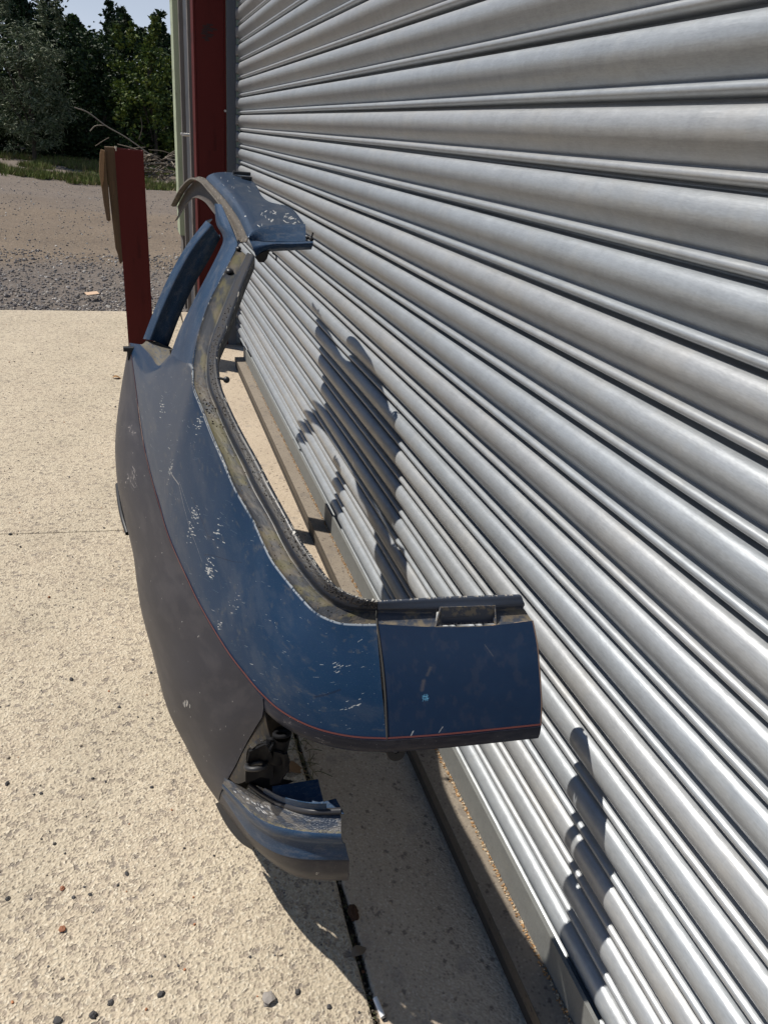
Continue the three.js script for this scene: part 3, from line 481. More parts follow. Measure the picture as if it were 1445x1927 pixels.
{ // old sealer crumbs, flaking paint and moss along the channel
  const spots = (n, j0, j1, i0, i1, s0, s1, cols, lift) => { const g = stoneGeos[3], im = new THREE.InstancedMesh(g, std({ color: 0xffffff, roughness: 0.9 }), n), M = new THREE.Matrix4(), q = new THREE.Quaternion(), c = new THREE.Color();
    for (let k = 0; k < n; k++) { const i = Math.min(148, Math.floor(149 * (i0 + (i1 - i0) * rnd()))), jj = rr(j0, j1), j = Math.floor(jj), p = chRows[i][j].clone().lerp(chRows[i][j + 1], jj - j).lerp(chRows[i + 1][j].clone().lerp(chRows[i + 1][j + 1], jj - j), rnd()), s = rr(s0, s1); q.setFromEuler(new THREE.Euler(rr(0, 6), rr(0, 6), rr(0, 6))); im.setMatrixAt(k, M.compose(p.add(V(0, s * lift, 0)), q, V(s * rr(0.6, 1.8), s * 0.6, s * rr(0.6, 1.8)))); const a = cols[Math.floor(rnd() * cols.length)], t = rr(0.6, 1.3); im.setColorAt(k, c.setRGB(a[0] * t, a[1] * t, a[2] * t)); }
    im.userData.kind = 'stuff'; im.castShadow = im.receiveShadow = true; return im; };
  const add = (nm, im) => { im.name = nm; chPart.add(im); };
  add('sealer_crumbs', spots(480, 9.2, 11.8, 0.12, 1, 0.0004, 0.0011, [[0.012, 0.010, 0.009], [0.03, 0.02, 0.013], [0.018, 0.014, 0.011]], 0.3));
  add('moss_crumbs', spots(140, 1.5, 5.2, 0.25, 0.95, 0.0004, 0.0010, [[0.10, 0.085, 0.03], [0.07, 0.06, 0.035], [0.12, 0.095, 0.06]], 0.2));
  add('rust_crumbs', spots(45, 2.2, 5.0, 0.33, 0.42, 0.0006, 0.0016, [[0.05, 0.026, 0.012], [0.03, 0.018, 0.01]], 0.3));
  add('paint_flakes', spots(55, 12.0, 13.6, 0.45, 1, 0.0005, 0.0018, [[0.5, 0.48, 0.43], [0.4, 0.37, 0.32]], 0.2));
}
const lip = curveRows => curveRows.map(r => { const e = r[r.length - 1], d = V(0, 0, 0).subVectors(e, r[0]).setY(0).normalize(); return [e, e.clone().add(V(d.x * 0.002, -0.006, d.z * 0.002)), e.clone().add(V(d.x * 0.001, -0.022, d.z * 0.001))]; });
const edgeTex = dataTex(1024, 64, (x, y) => S(mixc(mixc([0.03, 0.03, 0.034], [0.01, 0.009, 0.009], fbm(x * 3, y, 3, 7)), [0.5, 0.47, 0.4], 0.9 * sstep(0.58, 0.66, fbm(x * 2 + 0.2, y * 0.3, 3, 7)) * (1 - y))), true);
const matEdge = std({ map: edgeTex, roughness: 0.7 });
part('seal_flange', sheet(lip(chRows)), matEdge, chPart);
// lip of the tail panel, with the latch slot left open
const tlRows = channel(tB, tC, 61);
const matTailLip = phy({ map: marksTex(1024, 256, (u, v) => { let c = mixc([0.018, 0.030, 0.055], [0.03, 0.036, 0.05], fbm(u, v, 2, 6)); const tn = sstep(0.42, 0.62, fbm(u * 1.5, v * 0.4 + 0.2, 1, 7)) * (1 - sstep(0.4, 0.62, v)); c = mixc(c, [0.17, 0.135, 0.085], tn * 0.8); const ed = sstep(0.56, 0.66, fbm(u * 3, v * 0.2, 3, 7)) * sstep(0.85, 0.95, v); return mixc(c, [0.34, 0.31, 0.27], ed); }, [[0.02, 0.6, 0.5, 0.55, 5, [0.012, 0.010, 0.009], 0.9], [0.78, 0.03, 0.80, 0.06, 6, [0.5, 0.3, 0.18], 0.8], [0.9, 0.02, 0.97, 0.03, 4, [0.5, 0.34, 0.22], 0.8], [0.86, 0.2, 0.99, 0.3, 18, [0.16, 0.12, 0.07], 0.6]]), roughness: 0.55, clearcoat: 0.4, clearcoatRoughness: 0.3 });
const slot = (u, v) => !(u > 0.43 && u < 0.80 && v > 0.06 + (u < 0.5 ? (0.5 - u) * 3 : 0) && v < 0.62);
const tailLip = part('tail_lip', sheet(tlRows, 0.0016, null, slot), matTailLip);
part('seal_flange', sheet(lip(tlRows)), matEdge, tailLip);
{ // dark well under the slot, open at the outer side
  const r0 = tlRows[Math.round(0.43 * 60)], r1 = tlRows[Math.round(0.80 * 60)], dn = V(0.004, -0.024, 0.005);
  const bk = [r0[9].clone(), r1[9].clone()], matWell = matTailLip;
  part('latch_well', sheet([[bk[0], bk[0].clone().add(dn)], [bk[1], bk[1].clone().add(dn)]]), matWell, tailLip);
  part('latch_well', sheet([[r0[1].clone(), r0[1].clone().add(dn)], [r0[9].clone(), r0[9].clone().add(dn)]]), matWell, tailLip);
  part('latch_well', sheet([[r1[1].clone(), r1[1].clone().add(dn)], [r1[9].clone(), r1[9].clone().add(dn)]]), matWell, tailLip);
}
// seam between side and tail, filled with old sealer
part('seam_sealer', tube([...Array(13).keys()].map(j => tailRows[0][j].clone().add(V(-0.0006, 0.0004, 0.0004))).concat([tlRows[0][4], tlRows[0][8]].map(p => p.clone().add(V(0, 0.0004, 0)))), 0.0012, 40, 6), std({ color: rgb(0.035, 0.033, 0.03), roughness: 0.9 }));
{ const rust = std({ color: rgb(0.085, 0.05, 0.035), roughness: 0.8 }); part('cut_edge', tube(tailRows[29].map((p, j) => p.clone().add(V(0.0006 * Math.sin(j * 7.1), 0, 0.0003 * Math.sin(j * 4.3)))), 0.001, 60, 5), rust); }
// grey band below the stripe, round the tail, and its turned-under lip
const bandTop = [...curve(A, NU).slice(Math.round(NU * 0.785)), ...curve(tA, 24).slice(1)];
const bandN = bandTop.map((p, i) => { const q = bandTop[Math.min(bandTop.length - 1, i + 1)], o = bandTop[Math.max(0, i - 1)], t = V(0, 0, 0).subVectors(q, o).normalize(), n = V(-t.z, 0, t.x); if (n.z - n.x < 0) n.negate(); return n; });
const bandRows = bandTop.map((p, i) => [p, p.clone().add(V(0, -0.010, 0)).addScaledVector(bandN[i], 0.001), p.clone().add(V(0, -0.018, 0)), p.clone().add(V(0, -0.022, 0)).addScaledVector(bandN[i], -0.004), p.clone().add(V(0, -0.022, 0)).addScaledVector(bandN[i], -0.022)]);
part('lower_band', sheet(bandRows), matGrey);
stripe([...skinRows, ...tailRows.slice(1)], 0.0008, 0.0027, 0.0009, 'pinstripe', matRedStripe, skin).userData.label = 'thin red pinstripe';
stripe([...lowRows.slice(0, 86), ...bandRows.slice(4)], 0.0022, 0.0056, 0.0009, 'pinstripe', matBeige, low).userData.label = 'thin beige pinstripe';
{ // tab with a hole hanging from the band at the seam
  const c = atY(741, 1404, 0.474), s = new THREE.Shape(); s.moveTo(-0.013, 0.012); s.lineTo(0.013, 0.012); s.lineTo(0.013, -0.006); s.absarc(0.002, -0.006, 0.011, 0, -Math.PI, true); s.lineTo(-0.013, 0.004); s.closePath();
  const h = new THREE.Path(); h.absarc(0.002, -0.004, 0.0045, 0, Math.PI * 2, true); s.holes.push(h);
  const g = new THREE.ExtrudeGeometry(s, { depth: 0.002, bevelEnabled: true, bevelSize: 0.0008, bevelThickness: 0.0008, bevelSegments: 2 }); g.rotateX(-0.5); g.translate(c.x, c.y, c.z);
  part('fixing_tab', g, std({ color: rgb(0.04, 0.035, 0.03), metalness: 0.4, roughness: 0.6 }));
}
console.log('skin done');
// --- roof strip, drip rail and pillars
const roofI = (px, py) => atSlope(px, py, 0.913, -1.56, 0.093);
const railPts = [[467, 447, -1.55], [451, 413, -1.73], [427, 378, -1.97], [406, 354, -2.14], [389, 337, -2.28], [370, 333, -2.41], [352, 350, -2.53], [333, 383, -2.69]].map(([x, y, z]) => atZ(x, y, z));
const rO = railPts.slice(0, 5), rI = [[574, 423], [540, 389], [507, 381], [482, 350], [468, 329]].map(p => roofI(...p));
const matRoof = phy({ map: marksTex(512, 512, (u, v) => { let c = mixc([0.009, 0.024, 0.052], [0.018, 0.036, 0.066], fbm(u * 0.5, v * 1.5, 2, 6)); c = mixc(c, [0.2, 0.19, 0.18], 0.12 * sstep(0.5, 0.8, fbm(u, v * 0.3, 2, 6))); return mixc(c, WHITE, 0.35 * sstep(0.9, 0.97, N(7, u, v))); }, (() => { const o = [], sv = seed; seed = 31; for (let i = 0; i < 46; i++) { const nearEdge = rnd() < 0.55, u = nearEdge ? rr(0, 0.16) : rr(0, 1), v = nearEdge ? rr(0.3, 1) : rr(0.15, 1); o.push([u, v, u + rr(-0.01, 0.03), v + rr(-0.02, 0.05), rr(1, 4.5), WHITE, rr(0.6, 1)]); } seed = sv; return o; })()), roughness: 0.5, metalness: 0.0, specularIntensity: 0.5, clearcoat: 0.25, clearcoatRoughness: 0.1 });
const roofRows = (() => { const a = curve(rO, 40), b = curve(rI, 40); return a.map((p, i) => { const q = b[i], r = []; for (let j = 0; j < 14; j++) { const s = Math.pow(j / 13, 1.5), rise = 0.013 * Math.sin(Math.PI * Math.pow(s, 0.55)); r.push(p.clone().lerp(q, s).add(V(0, rise, 0))); } return r; }); })();
const roof = part('roof_strip', sheet(roofRows), matRoof);
{ // rear drop face of the roof and the tailgate header below it
  const top = roofRows[0], low2 = [[468, 449], [480, 453], [500, 455], [528, 456], [555, 456], [575, 455]].map(p => atZ(...p, -1.553)), lc = curve(low2, 14), rows = top.map((p, j) => [p, p.clone().lerp(lc[j], 0.06).add(V(0, 0, 0.004)), p.clone().lerp(lc[j], 0.5).add(V(0, 0, 0.006)), lc[j]]);
  const dark = matBlue;
  part('roof_drop', sheet(rows), dark);
  const l1 = curve([[468, 449], [486, 455], [510, 457], [545, 457], [589, 455]].map(p => atZ(...p, -1.550)), 14), l2 = curve([[481, 481], [495, 468], [517, 461], [548, 461], [589, 459]].map(p => atZ(...p, -1.525)), 14), l3 = curve([[484, 486], [500, 474], [520, 471], [548, 470], [586, 468]].map(p => atZ(...p, -1.54)), 14);
  const hd = l1.map((p, i) => [p, p.clone().lerp(l2[i], 0.5).add(V(0, 0.001, 0.002)), l2[i], l3[i], l3[i].clone().add(V(0, 0.008, -0.03))]);
  part('tailgate_header', sheet(hd), matBlue);
  // torn ends
  const rag = std({ color: rgb(0.03, 0.028, 0.027), roughness: 0.6, metalness: 0.4 });
  for (const g of [tube([atZ(583, 458, -1.548), atZ(586, 448, -1.548), atZ(589, 438, -1.543)], 0.0018, 8, 5), tube([atZ(576, 448, -1.558), atZ(582, 447, -1.558), atZ(588, 452, -1.550)], 0.004, 8, 5), tube([atZ(513, 476, -1.533), atZ(520, 482, -1.533), atZ(520, 490, -1.528)], 0.0016, 8, 5)]) part('torn_metal', g, rag);
  part('torn_metal', sheet([[atZ(480, 482, -1.528), atZ(486, 492, -1.543)], [atZ(492, 475, -1.528), atZ(496, 493, -1.54)], [atZ(507, 470, -1.530), atZ(502, 486, -1.54)]]), rag);
  const clip = std({ color: rgb(0.016, 0.016, 0.018), roughness: 0.55 });
  const k1 = atZ(455, 326, -2.30), k2 = atZ(464, 335, -2.27);
  part('roof_clip', box(0.05, 0.009, 0.02, k1.x, k1.y, k1.z, 0.002), clip); part('roof_clip', box(0.03, 0.009, 0.02, k2.x, k2.y, k2.z, 0.002), clip);
}
{ // drip rail sweeping over the door opening
  const a = curve(railPts, 60), rows = a.map((p, i) => { const f = i / 59, q = a[Math.min(59, i + 1)], o = a[Math.max(0, i - 1)], t = V(0, 0, 0).subVectors(q, o).normalize(), out = V(0, 0, 0).crossVectors(t, V(0, 1, 0)).normalize(); if (out.x > 0) out.negate(); const dn = V(0, 0, 0).crossVectors(t, out).normalize(); if (dn.y > 0) dn.negate();
    return [p, p.clone().addScaledVector(dn, 0.008).addScaledVector(out, 0.003), p.clone().addScaledVector(dn, 0.010).addScaledVector(out, 0.014), p.clone().addScaledVector(dn, 0.004).addScaledVector(out, 0.020), p.clone().addScaledVector(dn, 0.009).addScaledVector(out, 0.021)]; });
  const railTex = dataTex(1024, 128, (x, y) => S(mixc(mixc([0.10, 0.08, 0.058], [0.035, 0.03, 0.025], fbm(x * 2, y * 0.4, 3, 7)), [0.4, 0.35, 0.28], 0.5 * sstep(0.68, 0.74, fbm(x * 3, y * 0.3, 3, 7)))), true);
  part('drip_rail', sheet(rows), std({ map: railTex, roughness: 0.75 }));
  const web = a.slice(14).map((p, i) => { const q = a[Math.min(59, i + 15)], o = a[Math.max(0, i + 13)], t = V(0, 0, 0).subVectors(q, o).normalize(), dn = V(0, 0, 0).crossVectors(t, V(-1, 0, 0)).normalize(); if (dn.y > 0) dn.negate(); const w = 0.052; return [p.clone().addScaledVector(dn, 0.009).add(V(0.002, 0, 0)), p.clone().addScaledVector(dn, w * 0.5).add(V(0.004, 0, 0)), p.clone().addScaledVector(dn, w).add(V(-0.001, 0, 0)), p.clone().addScaledVector(dn, w + 0.006).add(V(-0.01, 0, 0))]; });
  part('rail_web', sheet(web), std({ map: railTex, color: rgb(0.55, 0.5, 0.48), roughness: 0.6 }));
}
{ // door pillar: black painted box section
  const Lp = [[271, 638], [295, 576], [320, 520], [354, 461], [389, 416]], Rp = [[316, 652], [337, 596], [364, 537], [396, 482], [414, 446]], Mp = [[284, 640], [308, 580], [334, 523], [366, 466], [400, 424]];
  const zt = [-2.145, -2.125, -2.105, -2.08, -2.05];
  const a = Lp.map((p, i) => atZ(...p, zt[i])), b = Rp.map((p, i) => atZ(...p, zt[i] + 0.03)), m = Mp.map((p, i) => atZ(...p, zt[i] + 0.035)), c = a.map(p => p.clone().add(V(0.03, 0, -0.05)));
  const rows = []; const n = 34, ca = curve(a, n), cb = curve(b, n), cm = curve(m, n);
  for (let i = 0; i < n; i++) rows.push([ca[i].clone().add(V(0.02, 0, -0.05)), ca[i], ca[i].clone().lerp(cm[i], 0.85), cm[i], cm[i].clone().lerp(cb[i], 0.1).add(V(0, 0, -0.006)), cm[i].clone().lerp(cb[i], 0.55).add(V(0, 0, -0.012)), cb[i], cb[i].clone().add(V(0.004, 0, -0.05))]);
  part('door_pillar', sheet(rows, 0.002), matBlue);
  // window corner: dirty recess at the foot of the quarter window
  const matCornerDirt = std({ map: dataTex(256, 128, (x, y) => S(mixc(mixc([0.13, 0.11, 0.075], [0.07, 0.065, 0.055], fbm(x, y, 2, 6)), [0.05, 0.06, 0.08], sstep(0.55, 0.7, fbm(x + 0.3, y, 2, 6)))), true), roughness: 0.85 });
  const o = [sillPts[0], sillPts[1], sillPts[2], Wc[0]], inn = [atZ(276, 640, -2.135), atZ(292, 652, -2.08), atY(308, 664, 0.605), atY(318, 658, 0.665)];
  part('window_corner', sheet(between([o, inn], 24, 5, (p, u, v) => p.clone().add(V(0, -0.004 * Math.sin(Math.PI * v), 0)))), matCornerDirt);
  part('window_corner', sheet(between([inn, inn.map(p => p.clone().add(V(0.05, -0.01, -0.01)))], 24, 4)), matCornerDirt);
  const wf = Wc.map(p => p.clone()), wi = Wc.map(p => p.clone().add(V(0.026, -0.004, -0.012)));
  part('window_flange', sheet(between([wf, wi], 40, 4)), std({ map: channelTex, color: rgb(0.35, 0.35, 0.36), roughness: 0.6 }));
  // catch plate on the door edge
  const lt = atZ(243, 664, -2.165); part('door_catch', mergeGeometries([box(0.03, 0.012, 0.02, lt.x, lt.y + 0.006, lt.z - 0.02, 0.002), box(0.022, 0.03, 0.012, lt.x + 0.006, lt.y - 0.012, lt.z - 0.02, 0.002)]), std({ color: rgb(0.012, 0.012, 0.013), roughness: 0.5 }));
  // inner shell edge below the door opening
}
{ // small fittings
  const blk = std({ color: rgb(0.012, 0.012, 0.013), roughness: 0.45 });
  const s0 = Cz(410, 711), s1 = Cz(419, 713), d = V(0, 0, 0).subVectors(s1, s0).normalize();
  part('ball_stud', mergeGeometries([tube([s0.clone(), s0.clone().addScaledVector(d, 0.012)], 0.0022, 4, 8).toNonIndexed(), new THREE.SphereGeometry(0.0052, 14, 10).toNonIndexed().translate(s0.x + d.x * 0.014, s0.y + d.y * 0.014, s0.z + d.z * 0.014)]), blk);
  for (const [px, py, r] of [[432, 513, 0.008], [449, 470, 0.006]]) { const c = Bz(px, py); const g = new THREE.SphereGeometry(r, 14, 10); g.scale(1, 0.8, 1.3); g.translate(c.x, c.y + 0.002, c.z); part('rubber_plug', g, blk); }
  // wheel arch lip
  part('arch_lip', tube([[224, 912, .302], [228, 945, .295], [234, 975, .287], [243, 1004, .275]].map(([x, y, h]) => atY(x - 2, y, h - 0.012)), 0.006, 16, 8), blk);
}
{ // lamp opening: return walls, the brackets behind it and an added sun-blocking sheet
  const matCav = std({ map: channelTex, color: rgb(0.30, 0.24, 0.19), roughness: 0.75 });
  const E1 = lampE.slice(1, 8), cav = between([E1, E1.map(p => p.clone().add(V(0.022, -0.004, -0.006))), E1.map(p => p.clone().add(V(0.034, -0.008, 0.004)))], 30, 8);
  part('lamp_recess', sheet(cav), matCav);
  const E2 = E1.map(p => p.clone().add(V(0.034, -0.008, 0.004))); part('lamp_recess', sheet(between([E2, E2.map(p => p.clone().add(V(0.012, -0.01, -0.06)))], 20, 4)), std({ color: rgb(0.05, 0.048, 0.047), roughness: 0.6 }));
  const blk = phy({ color: rgb(0.010, 0.010, 0.011), roughness: 0.7, specularIntensity: 0.2 }), gre = std({ map: channelTex, color: rgb(0.9, 0.85, 0.8), roughness: 0.8 });
  const P = (x, y, h) => atY(x, y, h);
  const c0 = P(531, 1382, .452), c1 = P(521, 1426, .40);
  const sock = part('lamp_socket', tube([c0, c1], 0.0115, 4, 18), blk); part('socket_rim', new THREE.TorusGeometry(0.0095, 0.0028, 8, 20).rotateX(Math.PI / 2 - 0.4).translate(c0.x, c0.y + 0.001, c0.z), blk, sock);
  const brk = (pts, name, mat, t = 0.003) => part(name, sheet([[pts[0], pts[1]], [pts[3], pts[2]]], t), mat);
  const car = (l, nm) => part(nm, sheet(between(l.map(r => r.map(p => P(...p))), 14, 10, (p, u, v) => p.clone().add(V(0.004 * Math.sin(u * 5), 0.006 * Math.sin(Math.PI * v) * Math.sin(u * 6.3), 0.003 * Math.cos(v * 5)))), 0.0025), blk);
  car([[[468, 1408, .432], [486, 1398, .44], [504, 1396, .445], [515, 1404, .44]], [[463, 1440, .395], [482, 1428, .405], [503, 1430, .405], [520, 1432, .402]], [[462, 1470, .355], [480, 1462, .362], [500, 1460, .372], [522, 1462, .372]]], 'lamp_bracket');
  car([[[515, 1408, .435], [530, 1414, .43], [546, 1411, .432]], [[512, 1438, .395], [532, 1440, .398], [551, 1432, .41]], [[508, 1474, .355], [526, 1470, .362], [550, 1450, .39]]], 'lamp_bracket');
  car([[[505, 1388, .452], [512, 1396, .447], [516, 1408, .44]], [[500, 1398, .444], [507, 1408, .436], [512, 1420, .425]]], 'lamp_bracket');
  part('lamp_recess', sheet(between([[[498, 1340, .474], [484, 1366, .434], [470, 1390, .394], [457, 1415, .354], [445, 1440, .314], [431, 1464, .274]].map(p => P(...p)), [[516, 1404, .44], [504, 1396, .444], [486, 1398, .439], [468, 1408, .431], [463, 1440, .394], [462, 1470, .354]].map(p => P(...p))], 24, 6, (p, u, v) => p.clone().add(V(0, -0.008 * Math.sin(Math.PI * v), 0)))), matCav);  // closing sheet added to keep sun from leaking through the opening
  const bc = P(482, 1441, 0.402); part('lamp_bracket', new THREE.TorusGeometry(0.012, 0.0035, 8, 20).rotateX(Math.PI / 2 - 0.5).translate(bc.x, bc.y, bc.z), std({ color: rgb(0.02, 0.02, 0.021), roughness: 0.5 }));
  brk([P(468, 1402, 0.439), P(490, 1388, 0.439), P(494, 1394, 0.437), P(476, 1408, 0.437)], 'sealer_flake', gre); brk([P(492, 1386, 0.441), P(508, 1381, 0.441), P(510, 1386, 0.439), P(496, 1394, 0.437)], 'sealer_flake', gre);
  brk([P(512, 1480, .352), P(598, 1466, .372), P(612, 1524, .368), P(518, 1516, .343)], 'inner_plate', matBlue);
  brk([P(462, 1470, .30), P(500, 1460, .33), P(552, 1470, .335), P(512, 1490, .32)], 'inner_plate', blk);
  const tr = std({ color: rgb(0.012, 0.012, 0.013), roughness: 0.7 });
  part('rubber_flap', sheet(between([[[414, 1509, .15], [438, 1543, .17], [468, 1580, .195], [480, 1592, .205]].map(p => P(...p)), [[407, 1512, .132], [427, 1551, .148], [455, 1585, .172], [478, 1599, .192]].map(p => P(...p))], 16, 4)), tr);
}
{ // valance: shelf, blue upper face, grey lower face
  const v0 = [[424, 1468, .272], [448, 1480, .287], [472, 1494, .307], [500, 1512, .333], [535, 1526, .352], [586, 1536, .366], [642, 1538, .370]], v1 = [[421, 1474, .26], [449, 1503, .275], [477, 1531, .295], [515, 1552, .325], [550, 1561, .342], [597, 1567, .355], [642, 1569, .36]];
  const v2 = [[417, 1492, .20], [441, 1528, .215], [474, 1572, .245], [520, 1603, .283], [563, 1614, .305], [606, 1616, .315], [657, 1616, .32]], v3 = [[414, 1509, .15], [438, 1543, .17], [468, 1580, .195], [515, 1622, .235], [560, 1647, .255], [606, 1654, .265], [655, 1654, .27]];
  const c3 = l => l.map(([x, y, h]) => atY(x, y, h)), n = 70, a = curve(c3(v0), n), b = curve(c3(v1), n), c = curve(c3(v2), n), d = curve(c3(v3), n);
  const L = (p, q, t) => p.clone().lerp(q, t);
  const ridge = c3([[472, 1478, .302], [494, 1495, .322], [522, 1511, .345], [552, 1521, .360], [586, 1527, .371], [615, 1527, .375], [642, 1526, .378]]);
  const shelf = [], face = [], lowf = [];
  for (let i = 0; i < n; i++) { shelf.push([L(a[i], b[i], 0).add(V(0, 0, -0.004)), L(a[i], b[i], 0.12), L(a[i], b[i], 0.5).add(V(0, -0.002, 0)), L(a[i], b[i], 0.88), b[i]]);
    face.push([b[i], L(b[i], c[i], 0.06).add(V(-0.001, 0.001, 0.003)), L(b[i], c[i], 0.25).add(V(-0.001, 0, 0.002)), L(b[i], c[i], 0.5).add(V(0.001, 0, -0.004)), L(b[i], c[i], 0.8).add(V(0, 0, -0.001)), L(b[i], c[i], 0.95).add(V(0, 0, 0.002)), c[i]]);
    lowf.push([c[i], L(c[i], d[i], 0.06).add(V(0, 0, 0.001)), L(c[i], d[i], 0.5).add(V(0, 0, 0.002)), d[i], d[i].clone().add(V(0.003, 0.002, -0.006))]); }
  const shelfTex = marksTex(1024, 256, (u, v) => { let k = mixc([0.02, 0.03, 0.05], [0.10, 0.095, 0.09], sstep(0.4, 0.65, fbm(u, v * 0.4, 2, 7))); k = mixc(k, [0.20, 0.17, 0.085], 0.8 * sstep(0.42, 0.6, fbm(u * 2, v * 0.3, 3, 7)) * sstep(0.62, 0.9, v)); return k; }, (() => { const o = [], sv = seed; seed = 808; for (let i = 0; i < 40; i++) { const u = 0.12 + Math.pow(rnd(), 0.8) * 0.42, v = rr(0.1, 0.55); o.push([u, v, u + rr(0.005, 0.03), v + rr(-0.03, 0.06), rr(1.5, 6), [0.62, 0.62, 0.62], rr(0.5, 1)]); } o.push([0.22, 0.98, 0.32, 0.98, 5, WHITE, 0.8]); seed = sv; return o; })());
  const val = part('valance_shelf', sheet(shelf), phy({ map: shelfTex, roughness: 0.5, clearcoat: 0.3, clearcoatRoughness: 0.3, bumpMap: dataTex(512, 64, (x, y) => fbm(x * 3, y, 3, 7), false), bumpScale: 0.0015 }));
  part('valance_face', sheet(face), matBlue); part('valance_lower', sheet(lowf), matGrey);
  part('added_valance_wall', sheet(between([ridge.slice(1, 6), c3([[498, 1483, .338], [526, 1498, .361], [556, 1507, .376], [588, 1512, .387], [614, 1512, .390]])], 24, 4)), matBlue);  // wall added above the ridge to block sun leaking into the ground shadow
  part('valance_ridge', tube(ridge, 0.004, 50, 10), phy({ color: rgb(0.03, 0.03, 0.034), roughness: 0.4, specularIntensity: 0.6 }));
  part('valance_box', sheet(between([c3([[560, 1520, .358], [600, 1512, .366], [632, 1503, .37]]), c3([[575, 1538, .352], [610, 1536, .36], [648, 1532, .364]])], 12, 4)), matBlue);
}
{ // inner wheel-arch sheet that carries the panel on the ground
  const ins = [[-0.95, 0.10], [-1.15, 0.08], [-1.5, 0.06], [-1.85, 0.05], [-2.1, 0.05]];
  const up = ins.map(([z, x]) => V(x + 0.01, 0.44, z)), dn = ins.map(([z, x], i) => V(x + 0.03, i === 0 || i === 4 ? 0.004 : 0.29 - 0.4 * Math.abs(z + 1.5) ** 1.6, z));
  part('inner_panel', sheet(between([up, dn], 40, 6)), matBlue);
}
console.log('panel done');
// ---------------------------------------------------------------- vegetation behind the yard
function leafCloud(n, clumps, size, cols, spread, droop = 0, narrow = 0.45) {
  const pos = new Float32Array(n * 18), col = new Float32Array(n * 18), q = new THREE.Quaternion(), e = new THREE.Euler(), pts = [V(0, 0, 0), V(0.5, narrow * 0.5, 0.08), V(1, 0, -0.05), V(0.5, -narrow * 0.5, 0.08)];
  for (let i = 0; i < n; i++) {
    const c = clumps[Math.floor(rnd() * clumps.length)], s = size * rr(0.6, 1.25), g = () => (rnd() + rnd() + rnd() - 1.5) / 1.5;
    const o = V(c.x + g() * spread * c.w, c.y + g() * spread * c.w * 0.8, c.z + g() * spread * c.w);
    e.set(rr(-0.9, 0.9), rr(0, 6.283), rr(-0.7, 0.5) - droop); q.setFromEuler(e);
    const t = pts.map(p => p.clone().multiplyScalar(s).applyQuaternion(q).add(o)), k = cols[Math.floor(rnd() * cols.length)], v = rr(0.7, 1.3);
    [0, 1, 2, 0, 2, 3].forEach((m, j) => { const a = i * 18 + j * 3; pos[a] = t[m].x; pos[a + 1] = t[m].y; pos[a + 2] = t[m].z; col[a] = k[0] * v; col[a + 1] = k[1] * v; col[a + 2] = k[2] * v; });
  }
  const gm = new THREE.BufferGeometry(); gm.setAttribute('position', new THREE.BufferAttribute(pos, 3)); gm.setAttribute('color', new THREE.BufferAttribute(col, 3)); gm.computeVertexNormals(); return gm;
}
const matLeaf = phy({ vertexColors: true, roughness: 0.6, transmission: 0.18, thickness: 0, specularIntensity: 0.5 });
const matBark = std({ color: rgb(0.06, 0.048, 0.036), roughness: 1 });
const DARKG = [[0.022, 0.042, 0.012], [0.03, 0.055, 0.014], [0.018, 0.034, 0.012]], MIDG = [[0.05, 0.085, 0.018], [0.07, 0.11, 0.022], [0.035, 0.06, 0.016]], YELG = [[0.15, 0.19, 0.03], [0.19, 0.22, 0.04], [0.08, 0.12, 0.02]], GREYG = [[0.13, 0.16, 0.08], [0.2, 0.22, 0.14], [0.07, 0.10, 0.045]];
function shrub(name, label, cat, x, z, w, h, y0, opt, group) {
  const t = thing(name, label, cat, V(x, 0.12, z), group), cl = [], n = opt.clumps;
  for (let i = 0; i < n; i++) { const a = rr(0, 6.283), v = rr(-1, 1), r = Math.pow(rnd(), 0.4), k = Math.sqrt(1 - v * v) * r; cl.push({ x: Math.cos(a) * k * w / 2, y: y0 + (h - y0) / 2 + v * r * (h - y0) / 2, z: Math.sin(a) * k * w * 0.38, w: rr(0.7, 1.3) }); }
  for (let i = 0; i < (opt.spires || 0); i++) { const sx = rr(-w / 2, w / 2) * 0.9, sz = rr(-0.3, 0.3), top = h * rr(0.96, 1.16); for (let k = 0; k < 4; k++) cl.push({ x: sx + rr(-0.08, 0.08), y: top * 0.97 - k * 0.11, z: sz + rr(-0.1, 0.1), w: 0.16 + k * 0.12 }); }
  mesh('crown', leafCloud(opt.leaves, cl, opt.size, opt.cols, opt.spread, opt.droop, opt.narrow), matLeaf, t);
  const lim = [tube([V(0, -0.2, 0), V(w * 0.04, h * 0.3, 0.05), V(-w * 0.03, h * 0.6, 0), V(0.02, h * 0.8, 0)], Math.max(0.04, h * 0.018), 10, 6)];
  mesh('trunk', lim[0], matBark, t);
  for (let i = 0; i < 5; i++) { const c = cl[Math.floor(rnd() * n)]; mesh('limb', tube([V(0, h * rr(0.15, 0.4), 0), V(c.x * 0.5, c.y * 0.7, c.z * 0.5), V(c.x, c.y, c.z)], Math.max(0.018, h * 0.006), 8, 5), matBark, t); }
  return t;
}
const PX = (px, z) => atZ(px, 250, z).x;
for (const [px, z] of [[20, -19.6], [110, -19.4], [200, -19.5], [300, -19.9], [-80, -19.4]]) shrub('undergrowth_bush', 'low dark bush at the foot of the hedge row', 'shrub', PX(px, z), z, 1.7, 1.25, -0.1, { clumps: 60, leaves: 4200, size: 0.09, cols: DARKG, spread: 0.3, narrow: 0.55 }, 'low bushes under the hedge');
const row = 'dark hedge trees behind the yard';
shrub('broadleaf_tree', 'tall dark broadleaf tree rising above the hedge and pale sky', 'tree', PX(-5, -23), -23.5, 4.6, 7.2, 2.2, { clumps: 150, leaves: 15000, size: 0.13, cols: DARKG, spread: 0.5, narrow: 0.6 });
